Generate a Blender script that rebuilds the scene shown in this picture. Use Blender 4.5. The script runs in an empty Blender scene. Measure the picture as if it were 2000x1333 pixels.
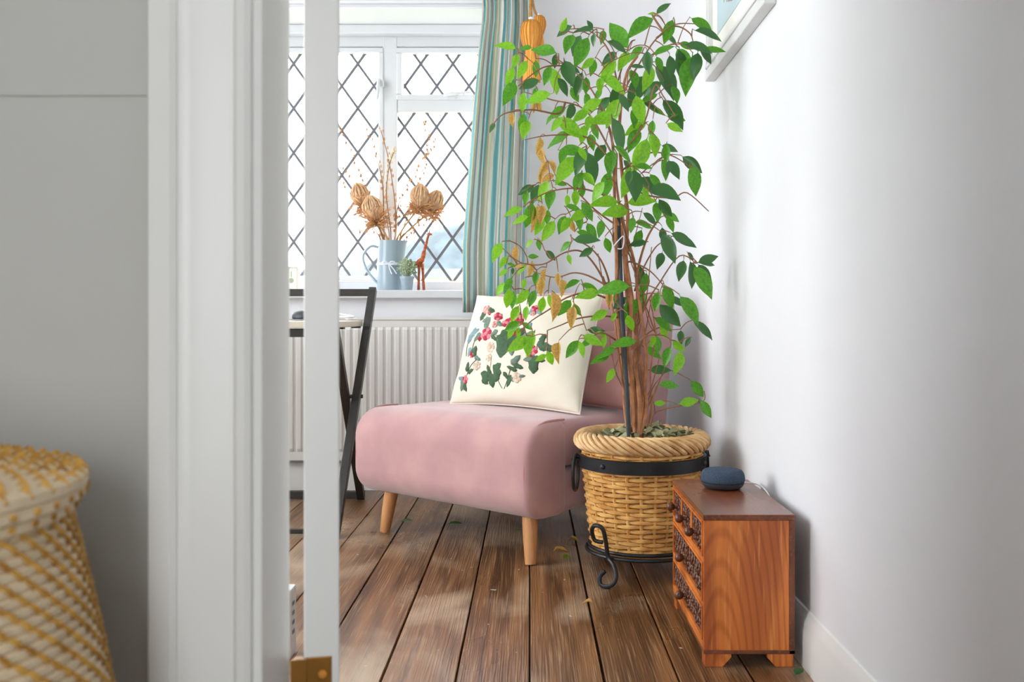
import bpy, math, random
from mathutils import Vector, Matrix
R = random.Random(7)
sc = bpy.context.scene
COL = sc.collection
PI = math.pi

# ------------------------------------------------------------------ camera
F, CX, CY, H = 1850.0, 1035.0, 618.0, 0.72      # focal length in px, principal point, eye height
cam_d = bpy.data.cameras.new('camera'); cam = bpy.data.objects.new('camera', cam_d); COL.objects.link(cam)
cam.location = (0, 0, H); cam.rotation_euler = (PI/2, 0, 0)
cam_d.sensor_fit = 'HORIZONTAL'; cam_d.sensor_width = 36; cam_d.lens = F/2000*36
cam_d.shift_x = -(CX-1000)/2000; cam_d.shift_y = -(666.5-CY)/2000
cam_d.clip_start = 0.02; cam_d.clip_end = 500
cam_d.dof.use_dof = True; cam_d.dof.focus_distance = 2.7; cam_d.dof.aperture_fstop = 7.1
sc.camera = cam
# ------------------------------------------------------------------ world, lights, exposure
w = bpy.data.worlds.new('overcast_sky'); sc.world = w; w.use_nodes = True
bg = w.node_tree.nodes['Background']; bg.inputs[0].default_value = (0.93, 0.97, 1, 1); bg.inputs[1].default_value = 6.0
def portal(loc, rot, sx, sy):
    l = bpy.data.lights.new('window_portal', 'AREA'); l.shape = 'RECTANGLE'; l.size = sx; l.size_y = sy; l.cycles.is_portal = True
    o = bpy.data.objects.new('window_portal', l); COL.objects.link(o); o.location = loc; o.rotation_euler = rot
portal((-.92, 4.27, 1.41), (-PI/2, 0, 0), 1.75, 1.2)
portal((-2.56, 2.15, 1.35), (0, -PI/2, 0), 1.75, 1.95)  # at the added left window
portal((.1, -2.45, 1.15), (PI/2, 0, 0), .75, 2.0)  # at the added opening in the hall end wall
vs = sc.view_settings
vs.view_transform = 'Standard'; vs.look = 'None'; vs.gamma = 1; vs.use_curve_mapping = False; vs.exposure = 0.86

# ------------------------------------------------------------------ helpers
def P(px, py, Y): return Vector(((px-CX)*Y/F, Y, H-(py-CY)*Y/F))      # measured image point at a chosen distance
def lin(r, g, b):
    f = lambda c: ((c/255+.055)/1.055)**2.4 if c > 10 else c/255/12.92
    return (f(r), f(g), f(b), 1)
class MB:
    def __init__(s): s.v = []; s.f = []
    def add(s, vs_, fs):
        n = len(s.v); s.v += [tuple(p) for p in vs_]; s.f += [tuple(i+n for i in f) for f in fs]; return s
    def box(s, x0, x1, y0, y1, z0, z1, M=None):
        vv = [Vector(p) for p in ((x0,y0,z0),(x1,y0,z0),(x1,y1,z0),(x0,y1,z0),(x0,y0,z1),(x1,y0,z1),(x1,y1,z1),(x0,y1,z1))]
        if M: vv = [M @ p for p in vv]
        return s.add(vv, [(0,3,2,1),(4,5,6,7),(0,1,5,4),(1,2,6,5),(2,3,7,6),(3,0,4,7)])
    def tube(s, pts, r, n=8, closed=False, caps=True):
        pts = [Vector(p) for p in pts]; m = len(pts)
        rr = r if isinstance(r, (list, tuple)) else [r]*m
        tan = []
        for i in range(m):
            a = pts[(i-1) % m] if (closed or i > 0) else pts[i]; b = pts[(i+1) % m] if (closed or i < m-1) else pts[i]
            t = b-a; tan.append(t.normalized() if t.length > 1e-9 else Vector((0,0,1)))
        up = Vector((0,0,1)) if abs(tan[0].z) < .9 else Vector((1,0,0))
        nrm = (up - tan[0]*up.dot(tan[0])).normalized(); vv = []
        for i in range(m):
            nrm = nrm - tan[i]*nrm.dot(tan[i])
            nrm = nrm.normalized() if nrm.length > 1e-6 else tan[i].orthogonal().normalized()
            bi = tan[i].cross(nrm)
            for k in range(n):
                a = 2*PI*k/n; vv.append(pts[i] + (nrm*math.cos(a)+bi*math.sin(a))*rr[i])
        ff = []
        for i in range(m if closed else m-1):
            j = (i+1) % m
            for k in range(n): ff.append((i*n+k, i*n+(k+1) % n, j*n+(k+1) % n, j*n+k))
        if caps and not closed: ff += [tuple(reversed(range(n))), tuple((m-1)*n+k for k in range(n))]
        return s.add(vv, ff)
    def lathe(s, prof, n=32, c=(0,0,0), M=None):
        vv = []; c = Vector(c)
        for r, z in prof:
            for k in range(n):
                a = 2*PI*k/n; p = Vector((max(r, 1e-4)*math.cos(a), max(r, 1e-4)*math.sin(a), z))
                vv.append((M @ p if M else p) + c)
        ff = []; m = len(prof)
        for i in range(m-1):
            for k in range(n): ff.append((i*n+k, i*n+(k+1) % n, (i+1)*n+(k+1) % n, (i+1)*n+k))
        ff += [tuple(reversed(range(n))), tuple((m-1)*n+k for k in range(n))]
        return s.add(vv, ff)
    def ball(s, c, rx, ry, rz, n=10, m=6, M=None):
        prof = [(math.sin(PI*i/m), -math.cos(PI*i/m)) for i in range(m+1)]
        S = Matrix.Diagonal((rx, ry, rz)); return s.lathe(prof, n, c, (M @ S) if M else S)
    def prism(s, poly, fn, d0, d1):                     # poly in 2D, fn(a, b, d) -> point
        n = len(poly)
        vv = [fn(a, b, d0) for a, b in poly]+[fn(a, b, d1) for a, b in poly]
        return s.add(vv, [tuple(range(n)), tuple(reversed(range(n, 2*n)))]+[(i, i+n, (i+1) % n+n, (i+1) % n) for i in range(n)])
    def mesh(s, name, smooth=True, angle=40):
        me = bpy.data.meshes.new(name); me.from_pydata(s.v, [], s.f); me.validate()
        import bmesh
        b = bmesh.new(); b.from_mesh(me); bmesh.ops.recalc_face_normals(b, faces=b.faces); b.to_mesh(me); b.free()
        if smooth:
            me.polygons.foreach_set('use_smooth', [True]*len(me.polygons)); me.set_sharp_from_angle(angle=math.radians(angle))
        return me
    def build(s, name, m, parent=None, smooth=True, bevel=0, angle=40):
        return obj(name, s.mesh(name, smooth, angle), m, parent, bevel)
def obj(name, me, m, parent=None, bevel=0):
    o = bpy.data.objects.new(name, me); COL.objects.link(o)
    if m and not me.materials: me.materials.append(m)
    if parent: o.parent = parent; o.matrix_parent_inverse = Matrix.Identity(4)
    if bevel:
        b = o.modifiers.new('bevel', 'BEVEL'); b.width = bevel; b.segments = 2; b.limit_method = 'ANGLE'
    return o
def tag(o, label=None, cat=None, group=None, kind=None):
    if label: o['label'] = label
    if cat: o['category'] = cat
    if group: o['group'] = group
    if kind: o['kind'] = kind
    return o
def thing(name, label, cat, loc=(0,0,0), rz=0, group=None):
    o = bpy.data.objects.new(name, None); COL.objects.link(o); o.location = loc; o.rotation_euler = (0,0,rz); o.empty_display_size = .05
    return tag(o, label, cat, group)
def box(name, m, x0, x1, y0, y1, z0, z1, parent=None, bevel=0): return MB().box(x0,x1,y0,y1,z0,z1).build(name, m, parent, smooth=False, bevel=bevel)
def struct(o): o['kind'] = 'structure'; return o
def bez(pts, n=8):                                      # Catmull-Rom through points
    pts = [Vector(p) for p in pts]; out = []
    for i in range(len(pts)-1):
        p0 = pts[max(i-1, 0)]; p1 = pts[i]; p2 = pts[i+1]; p3 = pts[min(i+2, len(pts)-1)]
        for k in range(n):
            t = k/n; out.append(.5*((2*p1)+(p2-p0)*t+(2*p0-5*p1+4*p2-p3)*t*t+(3*p1-p0-3*p2+p3)*t**3))
    return out+[pts[-1]]

# ------------------------------------------------------------------ materials
def mat(name, col, rough=.5, var=0., scale=8., bump=0., bscale=60., metal=0., spec=.5, sheen=0., col2=None, stretch=(1,1,1), coat=0., transl=0.):
    m = bpy.data.materials.new(name); m.use_nodes = True; nt = m.node_tree; N = nt.nodes; L = nt.links
    b = N['Principled BSDF']; b.inputs['Base Color'].default_value = col; b.inputs['Roughness'].default_value = rough
    b.inputs['Metallic'].default_value = metal; b.inputs['Specular IOR Level'].default_value = spec
    b.inputs['Sheen Weight'].default_value = sheen; b.inputs['Coat Weight'].default_value = coat
    tc = N.new('ShaderNodeTexCoord'); mp = N.new('ShaderNodeMapping'); mp.inputs['Scale'].default_value = stretch
    L.new(tc.outputs['Object'], mp.inputs['Vector'])
    if var or col2:
        nz = N.new('ShaderNodeTexNoise'); nz.inputs['Scale'].default_value = scale; nz.inputs['Detail'].default_value = 5
        L.new(mp.outputs[0], nz.inputs['Vector'])
        mx = N.new('ShaderNodeMix'); mx.data_type = 'RGBA'
        c2 = col2 if col2 else tuple(max(0, c*(1-var)) for c in col[:3])+(1,)
        mx.inputs['A'].default_value = col; mx.inputs['B'].default_value = c2
        cr = N.new('ShaderNodeMapRange'); cr.inputs['From Min'].default_value = .35; cr.inputs['From Max'].default_value = .65
        L.new(nz.outputs['Fac'], cr.inputs['Value']); L.new(cr.outputs[0], mx.inputs['Factor']); L.new(mx.outputs['Result'], b.inputs['Base Color'])
    if bump:
        n2 = N.new('ShaderNodeTexNoise'); n2.inputs['Scale'].default_value = bscale; n2.inputs['Detail'].default_value = 4
        L.new(mp.outputs[0], n2.inputs['Vector'])
        bp = N.new('ShaderNodeBump'); bp.inputs['Strength'].default_value = bump; bp.inputs['Distance'].default_value = .01
        L.new(n2.outputs['Fac'], bp.inputs['Height']); L.new(bp.outputs[0], b.inputs['Normal'])
    if transl:
        t = N.new('ShaderNodeBsdfTranslucent'); ms = N.new('ShaderNodeMixShader'); ms.inputs[0].default_value = transl
        src = b.inputs['Base Color'].links[0].from_socket if b.inputs['Base Color'].links else None
        if src: L.new(src, t.inputs[0])
        else: t.inputs[0].default_value = col
        L.new(b.outputs[0], ms.inputs[1]); L.new(t.outputs[0], ms.inputs[2]); L.new(ms.outputs[0], N['Material Output'].inputs[0])
    return m
def wood(name, c1, c2, c3, rough, grain=(40,1.2,40), fine=(160,3,160), rnd=False, patch=None, bump=.15, specks=False, rings=None):
    m = bpy.data.materials.new(name); m.use_nodes = True; nt = m.node_tree; N = nt.nodes; L = nt.links; b = N['Principled BSDF']
    tc = N.new('ShaderNodeTexCoord'); vec = tc.outputs['Object']
    if rnd:
        oi = N.new('ShaderNodeObjectInfo'); vm = N.new('ShaderNodeVectorMath'); vm.operation = 'MULTIPLY_ADD'
        cb = N.new('ShaderNodeCombineXYZ')
        for i in range(3): L.new(oi.outputs['Random'], cb.inputs[i])
        L.new(cb.outputs[0], vm.inputs[0]); vm.inputs[1].default_value = (37, 91, 13); L.new(vec, vm.inputs[2]); vec = vm.outputs[0]
    def noise(sc3, det, dist=0, scale=1):
        mp = N.new('ShaderNodeMapping'); mp.inputs['Scale'].default_value = sc3; L.new(vec, mp.inputs['Vector'])
        n = N.new('ShaderNodeTexNoise'); n.inputs['Scale'].default_value = scale; n.inputs['Detail'].default_value = det; n.inputs['Distortion'].default_value = dist
        L.new(mp.outputs[0], n.inputs['Vector']); return n.outputs['Fac']
    def mix(fac, a, bb, lo, hi):
        mr = N.new('ShaderNodeMapRange'); mr.inputs['From Min'].default_value = lo; mr.inputs['From Max'].default_value = hi; L.new(fac, mr.inputs['Value'])
        mx = N.new('ShaderNodeMix'); mx.data_type = 'RGBA'; L.new(mr.outputs[0], mx.inputs['Factor'])
        for s_, v in (('A', a), ('B', bb)):
            if isinstance(v, tuple): mx.inputs[s_].default_value = v
            else: L.new(v, mx.inputs[s_])
        return mx.outputs['Result']
    g = noise(grain, 4, .8); f = noise(fine, 3)
    c = mix(g, c1, c2, .35, .65); c = mix(f, c, c3, .55, .8)
    if rings:
        mp = N.new('ShaderNodeMapping'); mp.inputs['Location'].default_value = rings; mp.inputs['Scale'].default_value = (1, .2, .2); L.new(vec, mp.inputs['Vector'])
        wv = N.new('ShaderNodeTexWave'); wv.wave_type = 'RINGS'; wv.rings_direction = 'Y'; wv.inputs['Scale'].default_value = 25; wv.inputs['Distortion'].default_value = 2.2; wv.inputs['Detail'].default_value = 4; wv.inputs['Detail Scale'].default_value = .9
        L.new(mp.outputs[0], wv.inputs['Vector']); dk_ = N.new('ShaderNodeMix'); dk_.data_type = 'RGBA'; dk_.blend_type = 'MULTIPLY'; dk_.inputs['Factor'].default_value = 1; L.new(c, dk_.inputs['A']); dk_.inputs['B'].default_value = (.78, .7, .62, 1)
        c = mix(wv.outputs['Fac'], dk_.outputs['Result'], c, .0, .45)
    if patch: c = mix(noise((3.5, 2.2, 3), 6, .5), c, patch, .5, .75)
    if specks:
        c = mix(noise((55, 40, 1), 2), c, lin(205, 200, 190), .755, .765)
    L.new(c, b.inputs['Base Color']); 
    rr = N.new('ShaderNodeMapRange'); rr.inputs['To Min'].default_value = rough-.08; rr.inputs['To Max'].default_value = rough+.15
    L.new(noise((4,3,4), 5), rr.inputs['Value']); L.new(rr.outputs[0], b.inputs['Roughness'])
    bp = N.new('ShaderNodeBump'); bp.inputs['Strength'].default_value = bump; bp.inputs['Distance'].default_value = .004; L.new(f, bp.inputs['Height']); L.new(bp.outputs[0], b.inputs['Normal'])
    return m
M = {}
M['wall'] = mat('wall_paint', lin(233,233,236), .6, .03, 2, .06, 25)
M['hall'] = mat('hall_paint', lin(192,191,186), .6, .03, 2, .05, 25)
M['gloss'] = mat('white_gloss_paint', lin(232,231,227), .35, .03, 3)
M['upvc'] = mat('white_plastic', lin(217,219,222), .3)
M['plank'] = wood('floor_plank', lin(140,96,58), lin(80,50,28), lin(182,144,104), .27, (22,1.2,1), (260,6,1), True, lin(194,168,140), .6, True)
M['sub'] = mat('subfloor', lin(70,48,26), .9)
M['red'] = wood('red_hardwood', lin(228,132,58), lin(176,90,38), lin(240,160,84), .32, (13,13,1.6), (140,140,6), False, rings=(.06, 0, .02))
M['redtop'] = wood('red_hardwood_top', lin(128,70,42), lin(100,52,30), lin(150,92,58), .25, (16,2.4,9), (140,6,140), False)
M['carve'] = mat('carved_wood', lin(104,56,32), .35, .3, 30)
M['pink'] = mat('pink_velvet', lin(194,152,150), .85, 0, 9, .12, 500, sheen=.45, col2=lin(180,138,140), spec=.15)
M['pinkc'] = mat('pink_cotton', lin(196,146,144), .9, .06, 8, .12, 400, spec=.1)
M['cotton'] = mat('cream_cotton', lin(226,218,202), .9, .03, 6, .25, 22, spec=.1)
M['beech'] = wood('beech_leg', lin(206,150,98), lin(192,134,84), lin(216,166,116), .4, (60,60,4), (200,200,8))
M['iron'] = mat('black_iron', lin(34,36,40), .45, .2, 30, .1, 80, metal=.3)
M['steel'] = mat('dark_steel', lin(62,60,58), .4, .2, 20, metal=.4)
M['wick'] = mat('wicker_cane', lin(230,182,108), .45, 0, 24, col2=lin(192,134,64))
M['wick2'] = mat('wicker_rim', lin(226,188,134), .5, 0, 24, col2=lin(192,144,88))
M['cane'] = mat('pale_seagrass', lin(236,216,180), .7, .15, 40)
M['yell'] = mat('yellow_raffia', lin(222,172,76), .6, 0, 60, col2=lin(168,118,42))
M['soil'] = mat('soil', lin(72,56,42), .95, .3, 30, .5, 60)
M['bark'] = mat('brown_bark', lin(186,126,80), .7, 0, 30, .3, 80, col2=lin(142,90,56))
M['twig'] = mat('thin_twig', lin(150,104,74), .7, .2, 20)
M['stake'] = mat('dark_stake', lin(44,52,58), .5)
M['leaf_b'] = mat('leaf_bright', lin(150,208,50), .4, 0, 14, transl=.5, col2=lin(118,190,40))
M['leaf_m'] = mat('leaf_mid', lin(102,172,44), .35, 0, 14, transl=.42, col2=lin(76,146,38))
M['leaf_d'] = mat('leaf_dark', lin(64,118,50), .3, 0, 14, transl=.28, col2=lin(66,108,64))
M['leaf_y'] = mat('leaf_dry', lin(232,192,108), .6, 0, 14, transl=.4, col2=lin(196,150,74))
M['litter'] = mat('leaf_litter', lin(178,176,136), .7, 0, 30, col2=lin(124,126,88))
M['brass'] = mat('old_brass', lin(150,104,44), .4, .2, 40, metal=.8)
M['jug'] = mat('blue_grey_enamel', lin(150,168,178), .25, .06, 6)
M['ribbon'] = mat('white_ribbon', lin(226,230,240), .6)
M['dried'] = mat('dried_bract', lin(236,194,144), .8, 0, 40, transl=.3, col2=lin(200,146,96))
M['fuzz'] = mat('dried_bract_tip', lin(204,166,138), .9, 0, 60, col2=lin(236,196,146))
M['straw'] = mat('dried_stem', lin(196,156,104), .8, .2, 40)
M['catkin'] = mat('pale_catkin', lin(228,212,184), .9)
M['herb'] = mat('pale_herb', lin(168,190,144), .7, 0, 60, transl=.3, col2=lin(196,206,176))
M['gir'] = mat('orange_painted_wood', lin(206,104,50), .5, 0, 130, col2=lin(120,52,26))
M['girb'] = mat('dark_paint', lin(40,30,28), .5)
M['oran'] = mat('orange_wood', lin(212,140,40), .5, .15, 30)
M['amber'] = mat('amber_thread', lin(240,176,74), .6, 0, 50, col2=lin(214,130,46), stretch=(1,1,.1))
M['rope'] = mat('gold_rope', lin(188,138,66), .7, .3, 120)
M['lead'] = mat('lead_came', lin(112,114,120), .6, metal=.2)
M['fab'] = mat('blue_grey_mesh_fabric', lin(84,98,116), .95, 0, 900, .3, 900, col2=lin(44,54,68), spec=.1)
M['dark'] = mat('dark_plastic', lin(48,52,58), .5)
M['whitep'] = mat('white_cable', lin(232,232,230), .4)
M['desk'] = mat('pale_desktop', lin(216,206,188), .4, .05, 10)
M['frame'] = mat('white_frame', lin(226,226,226), .4, .04, 14)
M['mount'] = mat('cream_mount', lin(236,234,226), .8)
M['print'] = mat('pale_blue_print', lin(186,206,212), .6, .05, 6)
M['feather'] = mat('pink_brown_print', lin(190,164,156), .7, 0, 80, col2=lin(140,112,104))
M['rubber'] = mat('grey_marking', lin(120,122,126), .6)
for k, c in dict(eg=(84,110,84), eg2=(120,142,128), egb=(140,168,174), er=(196,62,84), ep=(226,140,150), ew=(228,214,196), es=(222,196,172)).items():
    M[k] = mat('thread_'+k, lin(*c), .8, .25, 90, .3, 300, spec=.1)
g = bpy.data.materials.new('window_glass'); g.use_nodes = True; N = g.node_tree.nodes; L = g.node_tree.links
tr = N.new('ShaderNodeBsdfTransparent'); gl = N.new('ShaderNodeBsdfGlossy'); gl.inputs['Roughness'].default_value = .03; ms = N.new('ShaderNodeMixShader'); ms.inputs[0].default_value = .04
L.new(tr.outputs[0], ms.inputs[1]); L.new(gl.outputs[0], ms.inputs[2]); L.new(ms.outputs[0], N['Material Output'].inputs[0]); M['glass'] = g
# striped curtain cloth: stripes follow the cloth width (uv x)
c = bpy.data.materials.new('striped_curtain'); c.use_nodes = True; N = c.node_tree.nodes; L = c.node_tree.links; b = N['Principled BSDF']; b.inputs['Roughness'].default_value = .85
uv = N.new('ShaderNodeTexCoord'); sp = N.new('ShaderNodeSeparateXYZ'); L.new(uv.outputs['UV'], sp.inputs[0])
mu = N.new('ShaderNodeMath'); mu.operation = 'MULTIPLY'; mu.inputs[1].default_value = 5; L.new(sp.outputs[0], mu.inputs[0])
fr = N.new('ShaderNodeMath'); fr.operation = 'FRACT'; L.new(mu.outputs[0], fr.inputs[0])
rp = N.new('ShaderNodeValToRGB'); rp.color_ramp.interpolation = 'CONSTANT'; L.new(fr.outputs[0], rp.inputs[0]); e = rp.color_ramp.elements
st = [(0,(240,238,232)),(.14,(206,194,192)),(.18,(244,242,238)),(.30,(146,208,212)),(.46,(236,240,240)),(.53,(214,216,192)),(.62,(240,238,226)),(.72,(206,198,200)),(.76,(244,242,238)),(.84,(172,216,222)),(.93,(238,238,234))]
e[0].position = 0; e[0].color = lin(*st[0][1]); e[1].position = st[1][0]; e[1].color = lin(*st[1][1])
for p_, c_ in st[2:]: el = e.new(p_); el.color = lin(*c_)
L.new(rp.outputs[0], b.inputs['Base Color'])
t = N.new('ShaderNodeBsdfTranslucent'); L.new(rp.outputs[0], t.inputs[0]); ms = N.new('ShaderNodeMixShader'); ms.inputs[0].default_value = .5
L.new(b.outputs[0], ms.inputs[1]); L.new(t.outputs[0], ms.inputs[2]); L.new(ms.outputs[0], N['Material Output'].inputs[0]); M['curtain'] = c

# ------------------------------------------------------------------ the setting
YB, XR, XL, ZC = 3.93, .575, -2.45, 2.42           # back wall, right wall, left wall, ceiling
fl = struct(box('floor', M['sub'], XL, XR+.05, .9, YB+.05, -.06, -.022))
PW = .1475
pm = MB().box(-PW/2+.0022, PW/2-.0022, -1.5, 1.5, -.022, 0).mesh('plank', False)
pm.materials.append(M['plank'])
for i in range(-17, 4):
    o = obj('plank', pm, None, fl, .0015); o.location = ((i+.5)*PW + R.uniform(-.001,.001), 2.44, R.uniform(-.0012, .0006))
WX0, WX1, WZ0, WZ1 = -1.76, -.08, .827, 1.995
m = MB()
m.box(XL-.1, WX0, YB, YB+.3, 0, ZC); m.box(WX1, XR+.1, YB, YB+.3, 0, ZC); m.box(WX0, WX1, YB, YB+.3, 0, WZ0-.02); m.box(WX0, WX1, YB, YB+.3, WZ1, ZC)
struct(m.build('wall_back', M['wall'], smooth=False))
struct(box('wall_right', M['wall'], XR, XR+.12, -2.5, YB, 0, ZC))
m = MB(); lx = XL-.12
m.box(lx, XL, .9, 1.2, 0, ZC); m.box(lx, XL, 3.1, YB, 0, ZC); m.box(lx, XL, 1.2, 3.1, 0, .5); m.box(lx, XL, 1.2, 3.1, 2.2, ZC)
struct(m.build('wall_left', M['wall'], smooth=False))
struct(box('ceiling', M['wall'], XL-.1, XR+.1, -2.5, YB+.3, ZC, ZC+.08))
# doorway wall between hall and room
JX, JR = -.254, .535
m = MB(); m.box(XL, JX-.02, .9, 1.0, 0, ZC); m.box(JX-.02, XR, .9, 1.0, 2.03, ZC); m.box(JR+.02, XR, .9, 1.0, 0, 2.03)
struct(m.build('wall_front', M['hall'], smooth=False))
# low relief rail line on the hall side: upper boarding stands a few millimetres proud of the lower
struct(box('wall_panel', M['hall'], -1.3, -.352, .8982, .9005, H-(188-CY)*.9/F, ZC, bevel=.0008))
struct(box('floor_hall', M['sub'], -1.3, XR+.05, -2.5, .9, -.06, 0))
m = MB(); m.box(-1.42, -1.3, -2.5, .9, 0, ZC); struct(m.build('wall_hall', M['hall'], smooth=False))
m = MB(); m.box(-1.42, -.25, -2.6, -2.5, 0, ZC); m.box(-.25, .45, -2.6, -2.5, 2.1, ZC); m.box(.45, XR+.1, -2.6, -2.5, 0, ZC); m.box(-.25, .45, -2.6, -2.5, 0, .15); struct(m.build('wall_rear', M['hall'], smooth=False))  # unseen hall end; its opening is added and sized to let fill light in
# architrave with a moulded section, jamb lining
def arch(name, x_in, sgn, y=.9):
    prof = [(0,0),(0,.012),(.005,.016),(.012,.016),(.016,.012),(.02,.0135),(.04,.016),(.052,.021),(.06,.0235),(.064,.0235),(.064,.027),(.069,.031),(.088,.031),(.09,.028),(.09,0)]
    m = MB(); m.prism(prof, lambda a, b, d: (x_in-sgn*a, y-b, d), 0, 2.1); return struct(m.build(name, M['gloss'], angle=25))
arch('trim_1', JX-.008, 1); arch('trim_2', JR+.03, -1)
struct(box('trim_3', M['gloss'], JX-.02, JX, .898, 1.002, 0, 2.03, bevel=.002))
struct(box('trim_4', M['gloss'], JR, JR+.02, .898, 1.002, 0, 2.03, bevel=.002))
struct(box('trim_5', M['gloss'], JX-.02, JR+.02, .898, 1.002, 2.03, 2.05, bevel=.002))
def skirting(name, fn, l0, l1):
    prof = [(0,0),(.016,0),(.016,.075),(.013,.082),(.013,.09),(.008,.102),(.004,.112),(0,.114)]
    m = MB(); m.prism(prof, fn, l0, l1); return struct(m.build(name, M['gloss'], angle=25))
skirting('baseboard_right', lambda a, b, d: (XR-a, d, b), 1.0, YB)
skirting('baseboard_back', lambda a, b, d: (d, YB-a, b), XL, XR-.016)
skirting('baseboard_left', lambda a, b, d: (XL+a, d, b), 1.0, YB-.016)
struct(box('trim_6', M['upvc'], WX0-.05, WX1+.03, 3.885, 4.19, .794, .827, bevel=.004))      # window board
m = MB(); m.box(WX0-.03, WX1+.03, YB-.018, YB+.01, WZ1-.004, WZ1+.006); m.box(WX0-.03, WX1+.03, YB-.012, YB+.005, WZ1+.02, WZ1+.032)
struct(m.build('trim_7', M['wall'], smooth=False, bevel=.003))
m = MB(); m.box(WX0, WX1, 4.13, 4.19, WZ1-.04, WZ1); struct(m.build('trim_8', M['upvc'], smooth=False, bevel=.006))

# open door, seen on its hinge edge
th = math.atan2(.2185, 1); door = bpy.data.objects.new('door_1', None); COL.objects.link(door); struct(door)
door.location = (-.2225, 1.012, 0); door.rotation_euler = (0, 0, th)
m = MB(); m.box(-.0185, .0185, 0, .1, .006, 2.02); m.box(-.0185, .0185, .66, .76, .006, 2.02)
for z0, z1 in ((.006,.2),(.78,.92),(1.9,2.02)): m.box(-.0185, .0185, .1, .66, z0, z1)
m.build('door_frame', M['gloss'], door, smooth=False, bevel=.002)
for z0, z1 in ((.2,.78),(.92,1.9)): box('door_panel', M['gloss'], -.007, .007, .1, .66, z0, z1, door)
hz = H-(1291-CY)*1.0/F
for z0 in (hz-.1, 1.72):
    hg = box('hinge', M['brass'], -.0165, .0105, -.0025, .001, z0, z0+.1, door, .0008)
    MB().tube([(-.024,.0,z0),(-.024,.0,z0+.1)], .0055, 10).build('hinge_knuckle', M['brass'], hg)
    box('hinge_leaf', M['brass'], -.032, -.0155, -.006, -.003, z0, z0+.1, hg)
    for dz in (.018, .05, .082):
        MB().lathe([(.0,0),(.0048,0),(.004,.0016),(0,.002)], 12, (0,0,0), Matrix(((1,0,0),(0,0,-1),(0,1,0)))).build('screw', M['oran'], hg).location = (.001, -.0025, z0+dz)

# ------------------------------------------------------------------ leaded windows
def clip(poly, x0, x1, z0, z1):
    for ax, lim, sg in ((0,x0,1),(0,x1,-1),(1,z0,1),(1,z1,-1)):
        out = []
        for i in range(len(poly)):
            a, b_ = poly[i-1], poly[i]; da = sg*(a[ax]-lim); db = sg*(b_[ax]-lim)
            if (da < 0) != (db < 0): t_ = da/(da-db); out.append((a[0]+(b_[0]-a[0])*t_, a[1]+(b_[1]-a[1])*t_))
            if db >= 0: out.append(b_)
        poly = out
        if len(poly) < 3: return []
    return poly
DX, DZ = .1427, .198
def leaded(win, x0, x1, z0, z1, yf, ox, oz, fn):
    nx0 = int((x0-ox)/DX)-2; nx1 = int((x1-ox)/DX)+2; nz0 = int((z0-oz)/DZ)-2; nz1 = int((z1-oz)/DZ)+2
    for i in range(nx0*2, nx1*2+1):
        for j in range(nz0*2, nz1*2+1):
            if (i+j) % 2: continue
            cx, cz = ox+i*DX/2, oz+j*DZ/2
            pl = clip([(cx-DX/2,cz),(cx,cz-DZ/2),(cx+DX/2,cz),(cx,cz+DZ/2)], x0, x1, z0, z1)
            if len(pl) >= 3 and abs(sum(pl[k-1][0]*pl[k][1]-pl[k][0]*pl[k-1][1] for k in range(len(pl)))) > 2e-4:
                MB().prism(pl, lambda a, b_, d: fn(a, d, b_), yf-.0015, yf+.0015).build('pane', M['glass'], win, smooth=False)
    for sg in (1, -1):                                     # cames: z = sg*DZ/DX*(x-ox) + oz + (k+.5)*DZ
        for k in range(-30, 30):
            c0 = oz+(k+.5)*DZ; s_ = sg*DZ/DX; pts = []
            hw = .0058*math.hypot(1, s_)
            line = [(x0-3, s_*(x0-3-ox)+c0-hw),(x1+3, s_*(x1+3-ox)+c0-hw),(x1+3, s_*(x1+3-ox)+c0+hw),(x0-3, s_*(x0-3-ox)+c0+hw)]
            pl = clip(line, x0, x1, z0, z1)
            if len(pl) >= 3: MB().prism(pl, lambda a, b_, d: fn(a, d, b_), yf-.003-(.0008 if sg > 0 else 0), yf+.003).build('lead_came', M['lead'], win, smooth=False)
YF = 4.19
def WX(px): return (px-CX)*YF/F
def WZ(py): return H-(py-CY)*YF/F
win = bpy.data.objects.new('window_1', None); COL.objects.link(win); struct(win); win.location = (0,0,0)
idf = lambda x, y, z: (x, y, z)
def frame_rect(m, x0, x1, z0, z1, wd, y0, y1):
    m.box(x0, x1, y0, y1, z1-wd, z1); m.box(x0, x1, y0, y1, z0, z0+wd); m.box(x0, x0+wd, y0, y1, z0+wd, z1-wd); m.box(x1-wd, x1, y0, y1, z0+wd, z1-wd)
zt, zb = WZ(72), WZ(562); mx0, mx1 = WX(748), WX(776)
m = MB(); frame_rect(m, WX0, WX1, WZ0, WZ1-.035, .04, YF, YF+.06)
m.box(WX0, WX1, YF-.004, YF+.055, WZ(92), WZ1-.03); m.box(mx0, mx1, YF-.006, YF+.06, WZ0, zt); m.box(mx0-.66, mx0-.60, YF-.006, YF+.06, WZ0, zt)
m.box(mx1, WX1, YF-.002, YF+.06, WZ(219), WZ(194)); m.box(WX0, WX1, YF-.002, YF+.06, WZ0, WZ(550))
m.build('window_frame', M['upvc'], win, smooth=False, bevel=.004)
cs = MB(); frame_rect(cs, mx0-.60, mx0+.004, WZ(549), WZ(94), .022, YF-.012, YF+.045); cs.build('casement', M['upvc'], win, smooth=False, bevel=.005)
tl = MB(); frame_rect(tl, mx1-.003, WX1-.03, WZ(196), WZ(94), .024, YF-.012, YF+.045); tl.build('top_light', M['upvc'], win, smooth=False, bevel=.005)
leaded(win, mx0-.585, WX(740), WZ(540), WZ(102), YF+.02, WX(697.5), WZ(122.5)+DZ/2, idf)
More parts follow.
